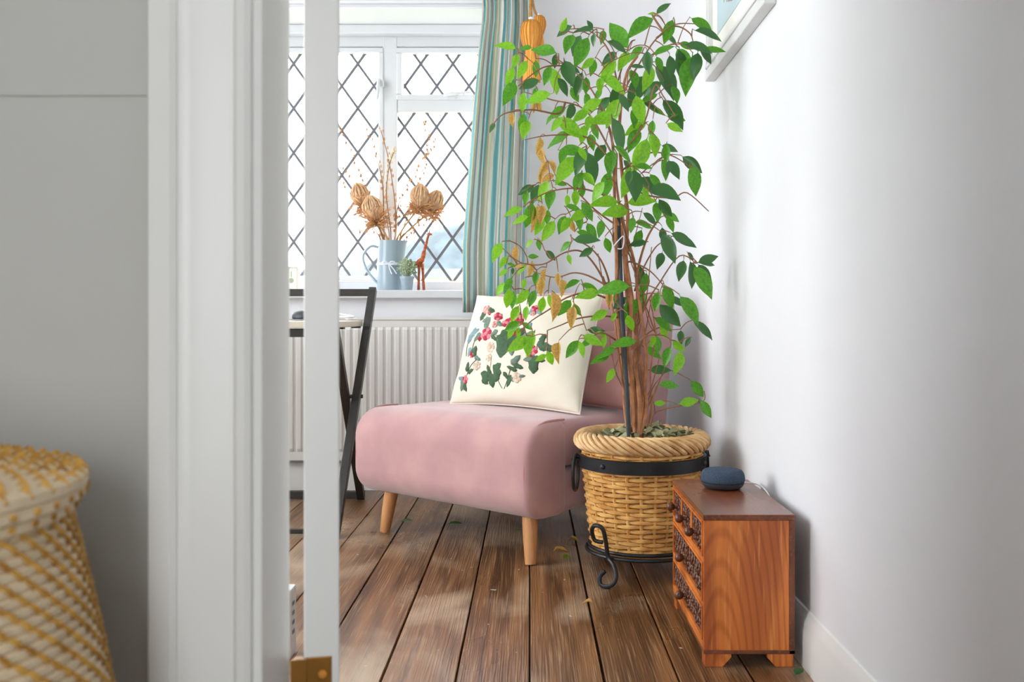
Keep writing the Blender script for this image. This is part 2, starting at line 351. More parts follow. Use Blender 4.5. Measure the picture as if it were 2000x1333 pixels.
leaded(win, WX(787), WX1-.05, WZ(185), WZ(102), YF+.02, WX(821), WZ(122.5)+DZ/2, idf)
leaded(win, mx1, WX1-.04, WZ(549), WZ(219), YF+.02, WX(789), WZ(246.5)+DZ/2, idf)
leaded(win, WX0+.04, mx0-.66, WZ(549), WZ(102), YF+.02, WX(447), WZ(122.5)+DZ/2, idf)
# handles
h1 = MB(); h1.box(WX(738), WX(752), YF-.03, YF-.01, WZ(172), WZ(160)); h1.tube([(WX(742),YF-.03,WZ(158)),(WX(742),YF-.04,WZ(172)),(WX(740),YF-.045,WZ(200))], [.008,.009,.005], 8)
h1.build('window_handle', M['upvc'], win, bevel=.002)
h2 = MB(); h2.box(WX(874), WX(890), YF-.03, YF-.01, WZ(195), WZ(184)); h2.tube([(WX(868),YF-.035,WZ(191)),(WX(885),YF-.045,WZ(187)),(WX(922),YF-.045,WZ(185))], [.006,.009,.005], 8)
h2.build('window_handle', M['upvc'], win, bevel=.002)
win2 = bpy.data.objects.new('added_side_window', None); COL.objects.link(win2); struct(win2)  # unseen left window, added and sized to light the room from the side
m = MB(); lf = lambda a, y, z: (XL-.08+(y-YF), a, z)
for y0, y1, z0, z1 in ((1.2,3.1,.5,.56),(1.2,3.1,2.14,2.2),(1.2,1.26,.56,2.14),(3.04,3.1,.56,2.14),(2.12,2.18,.56,2.14)): m.box(XL-.1, XL-.04, y0, y1, z0, z1)
m.build('window_frame', M['upvc'], win2, smooth=False, bevel=.004)
for y0, y1 in ((1.26,2.12),(2.18,3.04)): box('pane', M['glass'], XL-.072, XL-.069, y0, y1, .56, 2.14, win2)
# beyond the window
struct(box('ground', mat('pale_lawn', lin(150,160,130), .9, .3, .3), -90, 90, 4.6, 160, -.5, -.4))
hm = MB(); nx, ny = 90, 10; vv = []
for j in range(ny+1):
    for i in range(nx+1):
        x = -60+120*i/nx; y = 62+14*j/ny
        hgt = (2.6+4.4/(1+math.exp((-11-x)*.45)) + 1.2*math.exp(-((x+7)/5)**2))*math.sin(PI*.5*min(1, j/6)) + .55*math.sin(x*1.9)*math.sin(x*.73+j) + R.uniform(-.3,.3)
        vv.append((x, y, -.5+max(0, hgt if j else 0)))
hm.add(vv, [(j*(nx+1)+i, j*(nx+1)+i+1, (j+1)*(nx+1)+i+1, (j+1)*(nx+1)+i) for j in range(ny) for i in range(nx)])
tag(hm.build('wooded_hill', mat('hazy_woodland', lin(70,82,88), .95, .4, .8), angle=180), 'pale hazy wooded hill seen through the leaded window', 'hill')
gw = thing('garden_wall', 'low garden wall with grey coping far beyond the leaded window', 'wall', (0, 16, 0))
box('wall_body', mat('pale_render', lin(200,178,152), .9, .15, 2), -16, 6, 0, .25, -.45, 1.36, gw); box('coping', mat('grey_coping', lin(104,108,112), .9, .2, 2), -16.05, 6.05, -.05, .3, 1.36, 1.52, gw)

# ------------------------------------------------------------------ radiator
ra = thing('radiator', 'white panel radiator with vertical ribs below the window board', 'radiator')
RY, rx0, rx1, rz0, rz1 = 3.862, -1.55, -.03, .13, .716
m = MB(); prof = []
x = rx0+.03
while x < rx1-.03:
    prof += [(x, 0), (x+.006, -.008), (x+.0205, -.008), (x+.0265, 0)]; x += .03333
prof += [(rx1-.03, 0)]
zz = [rz0+.035, rz0+.05, rz1-.052, rz1-.04]; vv = []
for k, z in enumerate(zz):
    for px_, d in prof: vv.append((px_, RY+(d if k in (1, 2) else 0), z))
n = len(prof); m.add(vv, [(k*n+i, k*n+i+1, (k+1)*n+i+1, (k+1)*n+i) for k in range(3) for i in range(n-1)])
m.build('ribbed_panel', M['gloss'], ra, angle=20)
m = MB(); m.box(rx0, rx1, RY-.001, RY+.012, rz1-.042, rz1-.012); m.box(rx0, rx1, RY-.001, RY+.012, rz0, rz0+.037); m.box(rx0, rx0+.032, RY-.001, RY+.012, rz0, rz1-.03); m.box(rx1-.032, rx1, RY-.001, RY+.012, rz0, rz1-.03)
m.build('panel_border', M['gloss'], ra, smooth=False, bevel=.003)
m = MB(); m.box(rx0-.004, rx1+.004, RY-.006, RY+.06, rz1-.012, rz1)
m.build('top_grille', M['gloss'], ra, smooth=False, bevel=.003)
for x in (rx0, rx1-.003): box('side_panel', M['gloss'], x, x+.003, RY, RY+.06, rz0, rz1-.01, ra)
box('back_panel', M['gloss'], rx0, rx1, RY+.05, RY+.062, rz0, rz1-.02, ra)
for x in (rx0+.2, rx1-.2): box('wall_bracket', M['gloss'], x, x+.03, RY+.06, YB, rz0+.1, rz1-.1, ra)

# ------------------------------------------------------------------ curtain, tassels
def curtain():
    n, rows = 150, 26; vv = []; uvs = []
    for j in range(rows+1):
        t_ = j/rows; z = 2.12-(2.12-.735)*t_
        if z > 1.93: k = (z-1.93)/.19; xl, xr, amp = -.192-.01*k, .004+.0*k, .018+.02*k
        else:
            k = (1.93-z)/1.2; xl = -.192-.085*min(1, k*1.3)**.8; xr = .006-.03*k; amp = .018+.022*min(1, k*4)
        for i in range(n+1):
            u = i/n; ph = 2*PI*6*u
            x = xl+(xr-xl)*u + .008*math.sin(ph*2+1)*(amp/.04); y = 3.81+amp*math.sin(ph+.4*math.sin(3*t_+u*4)) + .008*math.sin(u*29+t_*2)
            vv.append((x, y, z)); uvs.append((u, t_))
    me = MB().add(vv, [(j*(n+1)+i, j*(n+1)+i+1, (j+1)*(n+1)+i+1, (j+1)*(n+1)+i) for j in range(rows) for i in range(n)]).mesh('cloth', angle=180)
    ul = me.uv_layers.new(name='UVMap')
    for l in me.loops: ul.data[l.index].uv = uvs[l.vertex_index]
    cu = thing('curtain', 'aqua, cream and taupe striped pinch-pleated curtain beside the window', 'curtain')
    o = obj('cloth', me, M['curtain'], cu); s = o.modifiers.new('thick', 'SOLIDIFY'); s.thickness = .002
    m = MB().tube([(-1.85,3.83,2.14),(.1,3.83,2.14)], .014, 12); m.build('curtain_pole', M['upvc'], cu)
    for x in (-1.7, .08): MB().tube([(x,3.83,2.14),(x,YB+.005,2.14)], .01, 8).build('pole_bracket', M['upvc'], cu)
curtain()
def tassel(px, py, Y, s, label, ropes):
    c0 = P(px, py, Y); t = thing('curtain_tassel', label, 'tassel', c0)
    m = MB(); m.lathe([(.0,.075),(.018,.073),(.034,.06),(.042,.035),(.042,.01),(.035,-.02),(.026,-.045),(.023,-.055)], 24, (0,0,0), Matrix.Scale(s, 3)); m.build('tassel_head', M['amber'], t)
    m = MB()
    for k in range(26):
        a = 2*PI*k/26; m.tube([(s*.02*math.cos(a),s*.02*math.sin(a),-s*.05),(s*.027*math.cos(a),s*.027*math.sin(a),-s*.09),(s*.033*math.cos(a),s*.033*math.sin(a),-s*.175+R.uniform(0,.006))], s*.0042, 5)
    m.build('fringe', M['amber'], t)
    m = MB()
    for k in range(18):
        a = 2*PI*k/18; m.tube([(s*r_*math.cos(a), s*r_*math.sin(a), s*z_) for r_, z_ in ((.019,.0735),(.035,.06),(.0432,.035),(.0432,.01),(.036,-.02),(.0265,-.046))], s*.0024, 4)
    m.build('cord_ribs', M['oran'], t)
    MB().lathe([(.012,.07),(.014,.078),(.011,.086),(.0,.087)], 16, (0,0,0), Matrix.Scale(s, 3)).build('collar', M['ribbon'], t)
    for rp_ in ropes:
        MB().tube(bez([P(x, y, Y)-c0 for x, y in rp_], 6), .006*s+.001, 8).build('rope', M['rope'], t)
tassel(1038, 76, 3.74, .98, 'larger amber tassel hanging lower beside the striped curtain', [((1038,44),(1036,25),(1037,0),(1040,-40),(1045,-62))])
tassel(1053, 53, 3.8, .62, 'smaller amber tassel hanging higher, behind the larger one', [((1052,34),(1044,20),(1040,-5),(1042,-42),(1046,-62))])

# ------------------------------------------------------------------ pink chair
CH = Vector((-.04, 3.19, 0)); CA = math.radians(-40.5)
ch = thing('slipper_chair', 'pink velvet armless slipper chair with tapered wooden legs', 'chair', CH, CA)
def rrect(v0, v1, z0, z1, rs, n=8):                      # corner radii: front-bottom, back-bottom, back-top, front-top
    out = []
    for (cx, cz, r_, a0) in ((v0+rs[0], z0+rs[0], rs[0], 180), (v1-rs[1], z0+rs[1], rs[1], 270), (v1-rs[2], z1-rs[2], rs[2], 0), (v0+rs[3], z1-rs[3], rs[3], 90)):
        for k in range(n+1):
            a = math.radians(a0+90*k/n); out.append((cx+r_*math.cos(a), cz+r_*math.sin(a)))
    return out
def pad(name, prof, u0, u1, r, m_, parent, puff=.0, shear=None):
    n = len(prof); nr = []
    for i in range(n):
        a = Vector(prof[i-1]); b_ = Vector(prof[(i+1) % n]); t_ = (b_-a); t_ = t_.normalized() if t_.length > 1e-9 else Vector((1,0)); nr.append(Vector((t_.y, -t_.x)))
    secs = [(u0+r-r*math.cos(PI/2*k/4), r-r*math.sin(PI/2*k/4)) for k in range(5)]
    secs += [(u0+r+(u1-u0-2*r)*k/8, 0) for k in range(1, 8)]
    secs += [(u1-r+r*math.cos(PI/2*(4-k)/4), r-r*math.sin(PI/2*(4-k)/4)) for k in range(5)]
    vv = []
    for u, ins in secs:
        w_ = puff*(1-((u-(u0+u1)/2)/((u1-u0)/2))**2)
        for (v, z), nn in zip(prof, nr):
            q = Vector((v, z))-nn*(ins-w_*max(0, nn.y)); vv.append((u, q.x+(shear(q.y) if shear else 0), q.y))
    ff = [(k*n+i, k*n+(i+1) % n, (k+1)*n+(i+1) % n, (k+1)*n+i) for k in range(len(secs)-1) for i in range(n)]
    ff += [tuple(reversed(range(n))), tuple((len(secs)-1)*n+i for i in range(n))]
    return MB().add(vv, ff).build(name, m_, parent, angle=60)
HL, HR = -.394, .372; ST = .412
pad('front_roll', rrect(-.385, -.2, .135, ST, (.085,.03,.03,.095)), HL, HR, .022, M['pink'], ch, .012)
pad('seat_cushion', rrect(-.3, .3, .272, ST, (.036,.036,.036,.036)), HL+.006, HR-.006, .028, M['pink'], ch, .012)
pad('base_cushion', rrect(-.3, .36, .137, .264, (.036,.036,.036,.036)), HL+.006, HR-.006, .03, M['pink'], ch)
pad('backrest', rrect(.2, .345, .285, .805, (.036,.04,.06,.05)), HL, HR, .03, M['pink'], ch, 0, lambda z: (z-.285)*.14)
for s in (-1, 1):
    u = HR-.016 if s > 0 else HL+.016
    MB().tube(bez([(u, -.2, ST+.002),(u,-.29,ST+.001),(u,-.345,ST-.025),(u,-.378,ST-.09),(u,-.379,.23),(u,-.35,.165),(u,-.3,.139)], 5), .0032, 6).build('piping', M['pinkc'], ch)
for u, v, su, sv in ((-.3,-.29,-1,-1),(.3,-.29,1,-1),(-.3,.28,-1,1),(.3,.28,1,1)):
    MB().tube([(u, v, .165),(u+su*.012, v+sv*.012, .07),(u+su*.02, v+sv*.02, 0)], [.025,.021,.0165], 20).build('leg', M['beech'], ch)

# cushions
def cushion_fn(w_, h_, T):
    def fn(a, b_, side, off=0):
        k = max(0, (1-a*a))*max(0, (1-b_*b_)); x = a*w_/2*(1-.05*(1-b_*b_)*abs(a))-.018*b_; z = b_*h_/2*(1-.06*(1-a*a)*abs(b_))
        wr = (.004*math.sin(9*a+5*b_) + .003*math.sin(4*a-11*b_+1) + .0022*math.sin(17*a+13*b_*b_+2))*k**.35
        return Vector((x, side*(T/2*k**.42+off)+wr*(side == -1), z))
    return fn
def cushion(name, label, w_, h_, T, u, v, z, tilt, rz, m_, roll=0):
    n = 28; fn = cushion_fn(w_, h_, T)
    mtx = Matrix.Translation(CH) @ Matrix.Rotation(CA, 4, 'Z') @ Matrix.Translation((u, v, z)) @ Matrix.Rotation(rz, 4, 'Z') @ Matrix.Rotation(tilt, 4, 'X') @ Matrix.Rotation(roll, 4, 'Y') @ Matrix.Translation((0,0,h_/2))
    t = thing(name, label, 'cushion'); t.matrix_world = mtx
    m = MB()
    for s in (-1, 1):
        g_ = [-math.cos(PI*i/n) for i in range(n+1)]
        m.add([fn(a, b_, s) for b_ in g_ for a in g_], [(j*(n+1)+i, j*(n+1)+i+1, (j+1)*(n+1)+i+1, (j+1)*(n+1)+i) for j in range(n) for i in range(n)])
    m.build('cover', m_, t, angle=70)
    loop = [fn(a, -1, -1) for a in [x/10 for x in range(-10, 10)]]+[fn(1, a, -1) for a in [x/10 for x in range(-10, 10)]]+[fn(-a, 1, -1) for a in [x/10 for x in range(-10, 10)]]+[fn(-1, -a, -1) for a in [x/10 for x in range(-10, 10)]]
    MB().tube(loop, .003, 6, closed=True).build('edge_seam', m_, t)
    return t, fn
fc, ffn = cushion('floral_cushion', 'cream cotton cushion embroidered with pink and red flowers', .545, .415, .15, .045, -.105, ST+.008, math.radians(-26), math.radians(2), M['cotton'])
cushion('pink_cushion', 'plain pink cushion tucked behind the floral cushion', .42, .27, .14, .168, .075, ST+.012, math.radians(-24), 0, M['pinkc'])
# embroidery: measured on the cushion face, corners given in the same units
TL, TR, BL, BR = Vector((255,100)), Vector((1055,85)), Vector((95,770)), Vector((945,840))
def st_of(x, y):
    s_, t_ = .5, .5
    for _ in range(30):
        p = TL*(1-s_)*(1-t_)+TR*s_*(1-t_)+BL*(1-s_)*t_+BR*s_*t_; d = Vector((x, y))-p
        ds = (TR-TL)*(1-t_)+(BR-BL)*t_; dt = (BL-TL)*(1-s_)+(BR-TR)*s_
        det = ds.x*dt.y-ds.y*dt.x; s_ += (d.x*dt.y-d.y*dt.x)/det; t_ += (ds.x*d.y-ds.y*d.x)/det
    return s_*2-1, 1-t_*2
def patch(poly, name, m_, off=.0012, parent=None):     # poly in measured units, laid on the cushion face
    cx = sum(p[0] for p in poly)/len(poly); cy = sum(p[1] for p in poly)/len(poly); n = len(poly)
    rings = [poly, [(cx+(x-cx)*.55, cy+(y-cy)*.55) for x, y in poly]]
    vv = []
    for ri, rg in enumerate(rings):
        for x, y in rg: a, b_ = st_of(x, y); vv.append(ffn(a, b_, -1, off+ri*.0012))
    a, b_ = st_of(cx, cy); vv.append(ffn(a, b_, -1, off+.003))
    edge = []
    for x, y in poly: a, b_ = st_of(x, y); edge.append(ffn(a, b_, -1, -.001))
    vv += edge
    MB().add(vv, [(i, (i+1) % n, n+(i+1) % n, n+i) for i in range(n)]+[(n+i, n+(i+1) % n, 2*n) for i in range(n)]+[(2*n+1+i, 2*n+1+(i+1) % n, (i+1) % n, i) for i in range(n)]).build(name, m_, parent or fc, angle=80)
def eleaf(x, y, l, ang, m_, wd=.5, lob=.16):
    a = math.radians(ang); poly = []
    for k in range(22):
        t_ = 2*PI*k/22; q = math.cos(t_)*l/2; wv = math.sin(t_)*l*wd/2*(1+lob*math.cos(6*t_))*(1-.35*math.cos(t_))
        poly.append((x+q*math.cos(a)-wv*math.sin(a), y+q*math.sin(a)+wv*math.cos(a)))
    patch(poly, 'embroidered_leaf', M[m_])
def eflower(x, y, r, m1, m2, pet=6):
    for k in range(pet):
        a = 2*PI*k/pet+x; px_, py_ = x+math.cos(a)*r*.6, y+math.sin(a)*r*.6
        patch([(px_+r*.42*math.cos(t_*PI/5), py_+r*.42*math.sin(t_*PI/5)) for t_ in range(10)], 'embroidered_petal', M[m1 if k % 2 else m2], .0014)
    patch([(x+r*.36*math.cos(t_*PI/4), y+r*.36*math.sin(t_*PI/4)) for t_ in range(8)], 'embroidered_centre', M[m2], .0034)
def estem(pts, m_, wd=5):
    q = [ffn(*st_of(x, y), -1, .0012) for x, y in [tuple(p)[:2] for p in bez([(x, y, 0) for x, y in pts], 6)]]
    MB().tube(q, .0011*wd/5, 5).build('embroidered_stem', M[m_], fc)
for a in ((530,480,150,100,'eg',.6),(600,445,130,15,'eg',.6),(560,430,110,60,'eg',.5),(400,320,80,-60,'eg2',.5),(355,270,70,120,'eg',.5),(425,240,60,20,'eg',.6),(330,410,70,130,'eg2',.5),(385,300,60,160,'eg2',.5),
          (285,370,70,-60,'egb',.6),(262,410,70,100,'egb',.6),(310,365,50,-30,'egb',.5),(320,500,70,-70,'eg',.5),(275,500,60,110,'egb',.5),(345,545,50,30,'eg2',.5),(268,590,60,-80,'eg',.5),(295,620,50,-20,'eg',.5),(215,690,70,110,'eg2',.5),(205,650,50,200,'egb',.5),(240,705,50,80,'eg',.5),
          (400,665,80,100,'eg',.6),(440,680,90,85,'eg',.5),(480,650,90,110,'eg',.6),(490,605,70,-30,'eg',.6),(430,620,60,-100,'eg',.4),(395,690,50,30,'eg',.5),(620,570,80,-50,'eg2',.4),(630,605,60,20,'eg',.5),(590,620,60,200,'eg',.4),(545,660,50,60,'eg',.5),(560,690,80,120,'eg',.35),(585,680,40,80,'eg2',.5),(645,665,50,-10,'eg2',.4),
          (720,590,110,95,'eg',.6),(760,560,70,10,'eg',.5),(690,560,60,170,'eg2',.5),(780,430,60,-60,'eg',.6),(815,490,80,20,'eg',.6),(775,480,80,60,'eg',.6),(690,410,90,-30,'eg2',.4),(660,440,60,60,'eg2',.4),(470,400,60,150,'eg2',.5),(470,430,60,40,'eg',.4),(690,250,60,130,'egb',.5),(745,260,50,40,'egb',.5),(700,350,40,90,'egb',.5),(590,510,70,80,'eg2',.5),(500,340,60,30,'eg2',.5),(640,400,70,120,'eg',.5)): eleaf(*a)
for a in ((380,228,34,'ep','es'),(413,258,14,'er','ep'),(405,395,44,'er','ep'),(355,425,16,'er','er',4),(480,285,30,'ep','er'),(465,340,26,'es','ep'),(600,305,58,'ep','er',7),(550,330,36,'er','ep'),(718,232,30,'ep','er'),(705,265,20,'ep','es'),(722,505,32,'er','ep'),(695,530,22,'ep','er',4),(245,662,26,'er','ep',5),(300,520,20,'ep','er',5),(612,672,34,'ew','es'),(345,592,30,'ew','es'),(600,395,24,'er','er',5),(440,480,34,'ew','es'),(430,545,26,'ew','es')): eflower(*a)
for p_ in (((385,300),(400,340),(395,380)),((440,400),(500,420),(560,430)),((345,545),(300,585),(262,640)),((240,690),(225,720)),((590,610),(560,660),(518,735)),((440,520),(450,570),(440,610)),((650,440),(700,410),(730,380)),((720,540),(722,580),(720,630)),((330,410),(310,450),(300,500)),((262,410),(250,460),(245,520)),((480,640),(490,700),(505,730))):
    estem(p_, 'eg' if p_[0][0] != 440 or p_[0][1] != 520 else 'es')

# ------------------------------------------------------------------ basket, stand, ficus
PC = Vector((.316, 2.68, 0))
bk = thing('wicker_basket', 'round woven wicker plant basket held in a black iron stand', 'basket', PC)
def brad(z): return .135+.032*((z-.07)/.29)**.8 if z > .07 else .135
NS = 26
for k in range(24):
    z = .082+k*.0118; pts = []
    for i in range(NS*4):
        a = 2*PI*i/(NS*4); pts.append(((brad(z)+.0042*math.cos(NS/2*a+PI*(k % 2)))*math.cos(a), (brad(z)+.0042*math.cos(NS/2*a+PI*(k % 2)))*math.sin(a), z+.0016*math.sin(3*a+k)))
    MB().tube(pts, .0058, 6, closed=True).build('weaver', M['wick'], bk)
for i in range(NS):
    a = 2*PI*(i)/NS; MB().tube([(brad(z)*math.cos(a), brad(z)*math.sin(a), z) for z in (.07,.15,.25,.345,.37)], .0048, 6).build('upright', M['wick'], bk)
nr = 44
for i in range(nr):
    pts = []
    for k in range(13):
        t_ = k/12; a = 2*PI*(i/nr)+t_*.95; ph = PI*1.25-t_*2*PI*.85
        rr = .166+.021*math.cos(ph); pts.append((rr*math.cos(a), rr*math.sin(a), .371+.021*math.sin(ph)))
    MB().tube(pts, [.004]+[.0068]*11+[.004], 6).build('rim_cane', M['wick2'], bk)
MB().lathe([(.0,.066),(.132,.066),(.136,.075),(.13,.08),(0,.08)], 32).build('bottom', M['wick'], bk)
MB().lathe([(.118,.09),(.143,.352),(.148,.362),(.143,.364),(.138,.352),(.113,.09)], 40).build('inner_pot', M['upvc'], bk)
MB().lathe([(0,.3),(.134,.3),(.136,.35),(.09,.356),(0,.359)], 32).build('soil', M['soil'], bk)
sd = thing('plant_stand', 'black wrought iron plant stand with scrolled feet and ring handles', 'stand', PC)
MB().lathe([(.172,.296),(.178,.298),(.181,.332),(.175,.334),(.172,.332)], 64).build('strap', M['iron'], sd)
for i, a in enumerate([math.radians(d) for d in (200, 228, 262, 300, 335, 20, 60, 100, 140)]):
    if i in (1, 4, 6, 8): MB().ball((.181*math.cos(a), .181*math.sin(a), .315), .007, .007, .007, 10, 6).build('rivet', M['steel'], sd)
for rr, z in ((.148,.078),(.156,.066)): MB().tube([(rr*math.cos(2*PI*i/64), rr*math.sin(2*PI*i/64), z) for i in range(64)], .0052, 8, closed=True).build('base_ring', M['iron'], sd)
for ad in (235, 355, 115):
    a = math.radians(ad); e_ = Vector((math.cos(a), math.sin(a), 0)); tn = Vector((-e_.y, e_.x, 0))
    q = lambda r_, z, s_=0: e_*r_+tn*s_+Vector((0,0,z))
    pts = bez([q(.176,.100), q(.168,.118), q(.176,.142), q(.196,.15), q(.208,.135), q(.2,.105), q(.182,.075), q(.187,.05), q(.212,.03), q(.224,.014), q(.218,.006), q(.202,.008), q(.196,.022), q(.204,.036)], 6) if ad != 235 else \
          bez([q(.165,.108,-.03), q(.170,.112,-.052), q(.178,.14,-.056), q(.186,.156,-.04), q(.186,.15,-.018), q(.178,.112,-.012), q(.170,.072,-.01), q(.18,.056,.012), q(.2,.034,.032), q(.212,.016,.03), q(.214,.006,.012), q(.212,.008,-.008), q(.206,.026,-.014), q(.2,.042,-.002)], 6)
    MB().tube(pts, .0058, 8).build('scroll_foot', M['iron'], sd)
for ad in (188, 8):
    a = math.radians(ad); e_ = Vector((math.cos(a), math.sin(a), 0)); c0 = e_*.19+Vector((0,0,.335-.052))
    tn = (Vector((-e_.y, e_.x, 0))*.75+e_*.35).normalized()
    MB().tube([c0+tn*.03*math.cos(2*PI*i/32)+Vector((0,0,.05*math.sin(2*PI*i/32))) for i in range(32)], .0052, 8, closed=True).build('ring_handle', M['iron'], sd)
    MB().tube([e_*.178+Vector((0,0,.325)), e_*.196+Vector((0,0,.333)), e_*.2+Vector((0,0,.322)), e_*.18+Vector((0,0,.318))], .004, 6).build('handle_eye', M['iron'], sd)
# rods joining strap and base ring
for ad in (10, 75, 130):
    a = math.radians(ad); MB().tube([(.176*math.cos(a),.176*math.sin(a),.3),(.171*math.cos(a),.171*math.sin(a),.2),(.155*math.cos(a),.155*math.sin(a),.07)], .0045, 6).build('upright_rod', M['iron'], sd)

fi = thing('ficus', 'tall weeping fig with glossy green leaves and twining brown stems', 'plant', PC+Vector((0,0,.352)))
FO = fi.location
def loc(p): return Vector(p)-FO
def z7(x, y): return (940+x/3.332, y/3.332)
def z8(x, y): return (940+x/3.332, 350+y/3.332)
stems = [[(1232,866),(1222,800),(1216,700),(1206,600),(1204,500),(1200,380),(1196,280),(1180,215)],
         [(1240,868),(1238,780),(1228,690),(1232,600),(1222,500),(1226,420),(1214,330),(1210,240),(1222,150),(1245,110)],
         [(1248,868),(1250,790),(1240,700),(1246,610),(1240,520),(1218,440),(1204,360),(1205,300)],
         [(1243,868),(1234,760),(1246,680),(1226,590),(1218,500),(1214,440)],
         [(1252,867),(1258,770),(1262,690),(1250,600),(1244,540),(1262,470),(1285,430)],
         [(1245,868),(1262,800),(1256,740),(1246,660),(1232,560),(1214,460),(1200,420)],
         [(1256,866),(1272,800),(1270,730),(1280,650),(1268,580)],
         [(1236,867),(1218,760),(1208,690),(1196,600),(1178,540)]]
nodes = []
for si, st_ in enumerate(stems):
    pts = []
    for k, (x, y) in enumerate(st_):
        dy = .028*math.sin(si*2.1+k*1.1)+(-.01 if k == 0 else 0)
        pts.append(P(x, y, 2.66+dy))
    sp_ = bez(pts, 6); r0 = (.0075,.0085,.007,.0068,.0062,.0064,.0038,.0042)[si]
    MB().tube([loc(p) for p in sp_], [r0*(1-.62*i/len(sp_)) for i in range(len(sp_))], 8).build('stem', M['bark'], fi)
    nodes += [p for p in sp_ if p.z > .62]
MB().tube([loc(P(1229,868,2.62)), loc(P(1224,760,2.62)), loc(P(1214,600,2.63)), loc(P(1208,420,2.65))], .0062, 10).build('support_stake', M['stake'], fi)
MB().tube(bez([loc(P(x, y, 2.6)) for x, y in ((1198,482),(1208,470),(1218,462),(1216,484),(1206,486))], 5), .0018, 5).build('plant_tie', M['ribbon'], fi)
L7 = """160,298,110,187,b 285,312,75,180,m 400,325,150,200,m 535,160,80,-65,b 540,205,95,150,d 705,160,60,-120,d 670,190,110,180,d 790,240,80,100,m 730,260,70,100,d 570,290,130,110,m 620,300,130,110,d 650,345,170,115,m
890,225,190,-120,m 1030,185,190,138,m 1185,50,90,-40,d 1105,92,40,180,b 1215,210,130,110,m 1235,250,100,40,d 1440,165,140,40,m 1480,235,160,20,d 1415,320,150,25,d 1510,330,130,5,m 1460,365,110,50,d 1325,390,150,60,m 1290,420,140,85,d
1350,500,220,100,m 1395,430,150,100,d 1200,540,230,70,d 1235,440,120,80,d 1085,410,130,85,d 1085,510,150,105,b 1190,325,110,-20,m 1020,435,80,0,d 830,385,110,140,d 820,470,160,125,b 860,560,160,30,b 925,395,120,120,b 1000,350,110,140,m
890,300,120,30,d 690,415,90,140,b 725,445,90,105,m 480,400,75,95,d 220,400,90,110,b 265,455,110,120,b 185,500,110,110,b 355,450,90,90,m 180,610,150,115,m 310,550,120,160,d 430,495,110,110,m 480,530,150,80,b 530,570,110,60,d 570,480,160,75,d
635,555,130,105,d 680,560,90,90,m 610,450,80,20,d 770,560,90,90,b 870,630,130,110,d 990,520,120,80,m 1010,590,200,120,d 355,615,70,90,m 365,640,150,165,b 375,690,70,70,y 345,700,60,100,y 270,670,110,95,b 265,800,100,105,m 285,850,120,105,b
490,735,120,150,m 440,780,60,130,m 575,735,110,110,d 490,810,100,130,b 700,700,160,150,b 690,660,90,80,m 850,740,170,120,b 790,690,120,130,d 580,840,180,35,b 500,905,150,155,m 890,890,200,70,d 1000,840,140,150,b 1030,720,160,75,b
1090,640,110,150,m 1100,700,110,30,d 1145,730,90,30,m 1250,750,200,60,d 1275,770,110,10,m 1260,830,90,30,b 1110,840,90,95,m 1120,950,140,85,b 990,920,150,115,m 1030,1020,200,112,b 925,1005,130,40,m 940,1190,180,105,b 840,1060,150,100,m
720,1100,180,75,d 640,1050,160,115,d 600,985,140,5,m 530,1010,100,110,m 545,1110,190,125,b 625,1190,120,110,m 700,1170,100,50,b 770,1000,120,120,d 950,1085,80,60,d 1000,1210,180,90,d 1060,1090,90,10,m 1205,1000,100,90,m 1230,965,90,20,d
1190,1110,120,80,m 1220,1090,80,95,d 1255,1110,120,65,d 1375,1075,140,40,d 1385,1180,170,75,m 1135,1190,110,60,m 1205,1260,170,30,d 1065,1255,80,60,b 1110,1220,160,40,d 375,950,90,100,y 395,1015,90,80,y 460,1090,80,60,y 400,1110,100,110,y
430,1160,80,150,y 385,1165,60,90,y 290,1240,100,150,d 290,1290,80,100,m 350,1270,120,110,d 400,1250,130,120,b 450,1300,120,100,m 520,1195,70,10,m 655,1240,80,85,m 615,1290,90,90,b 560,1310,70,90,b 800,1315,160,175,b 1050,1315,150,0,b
755,1250,130,125,b 815,1210,150,100,m 780,780,150,160,b 660,880,110,100,b 740,850,100,60,m 640,760,110,140,b 720,930,100,80,m 1000,760,120,100,m 930,670,110,60,d 700,800,90,100,b 660,1000,80,60,b 610,620,90,60,m 760,620,80,120,m 1110,580,120,150,d 1160,420,90,70,m 960,1160,90,100,d 1260,620,110,80,m 1340,300,90,20,m 200,780,80,95,y 70,830,60,120,d"""
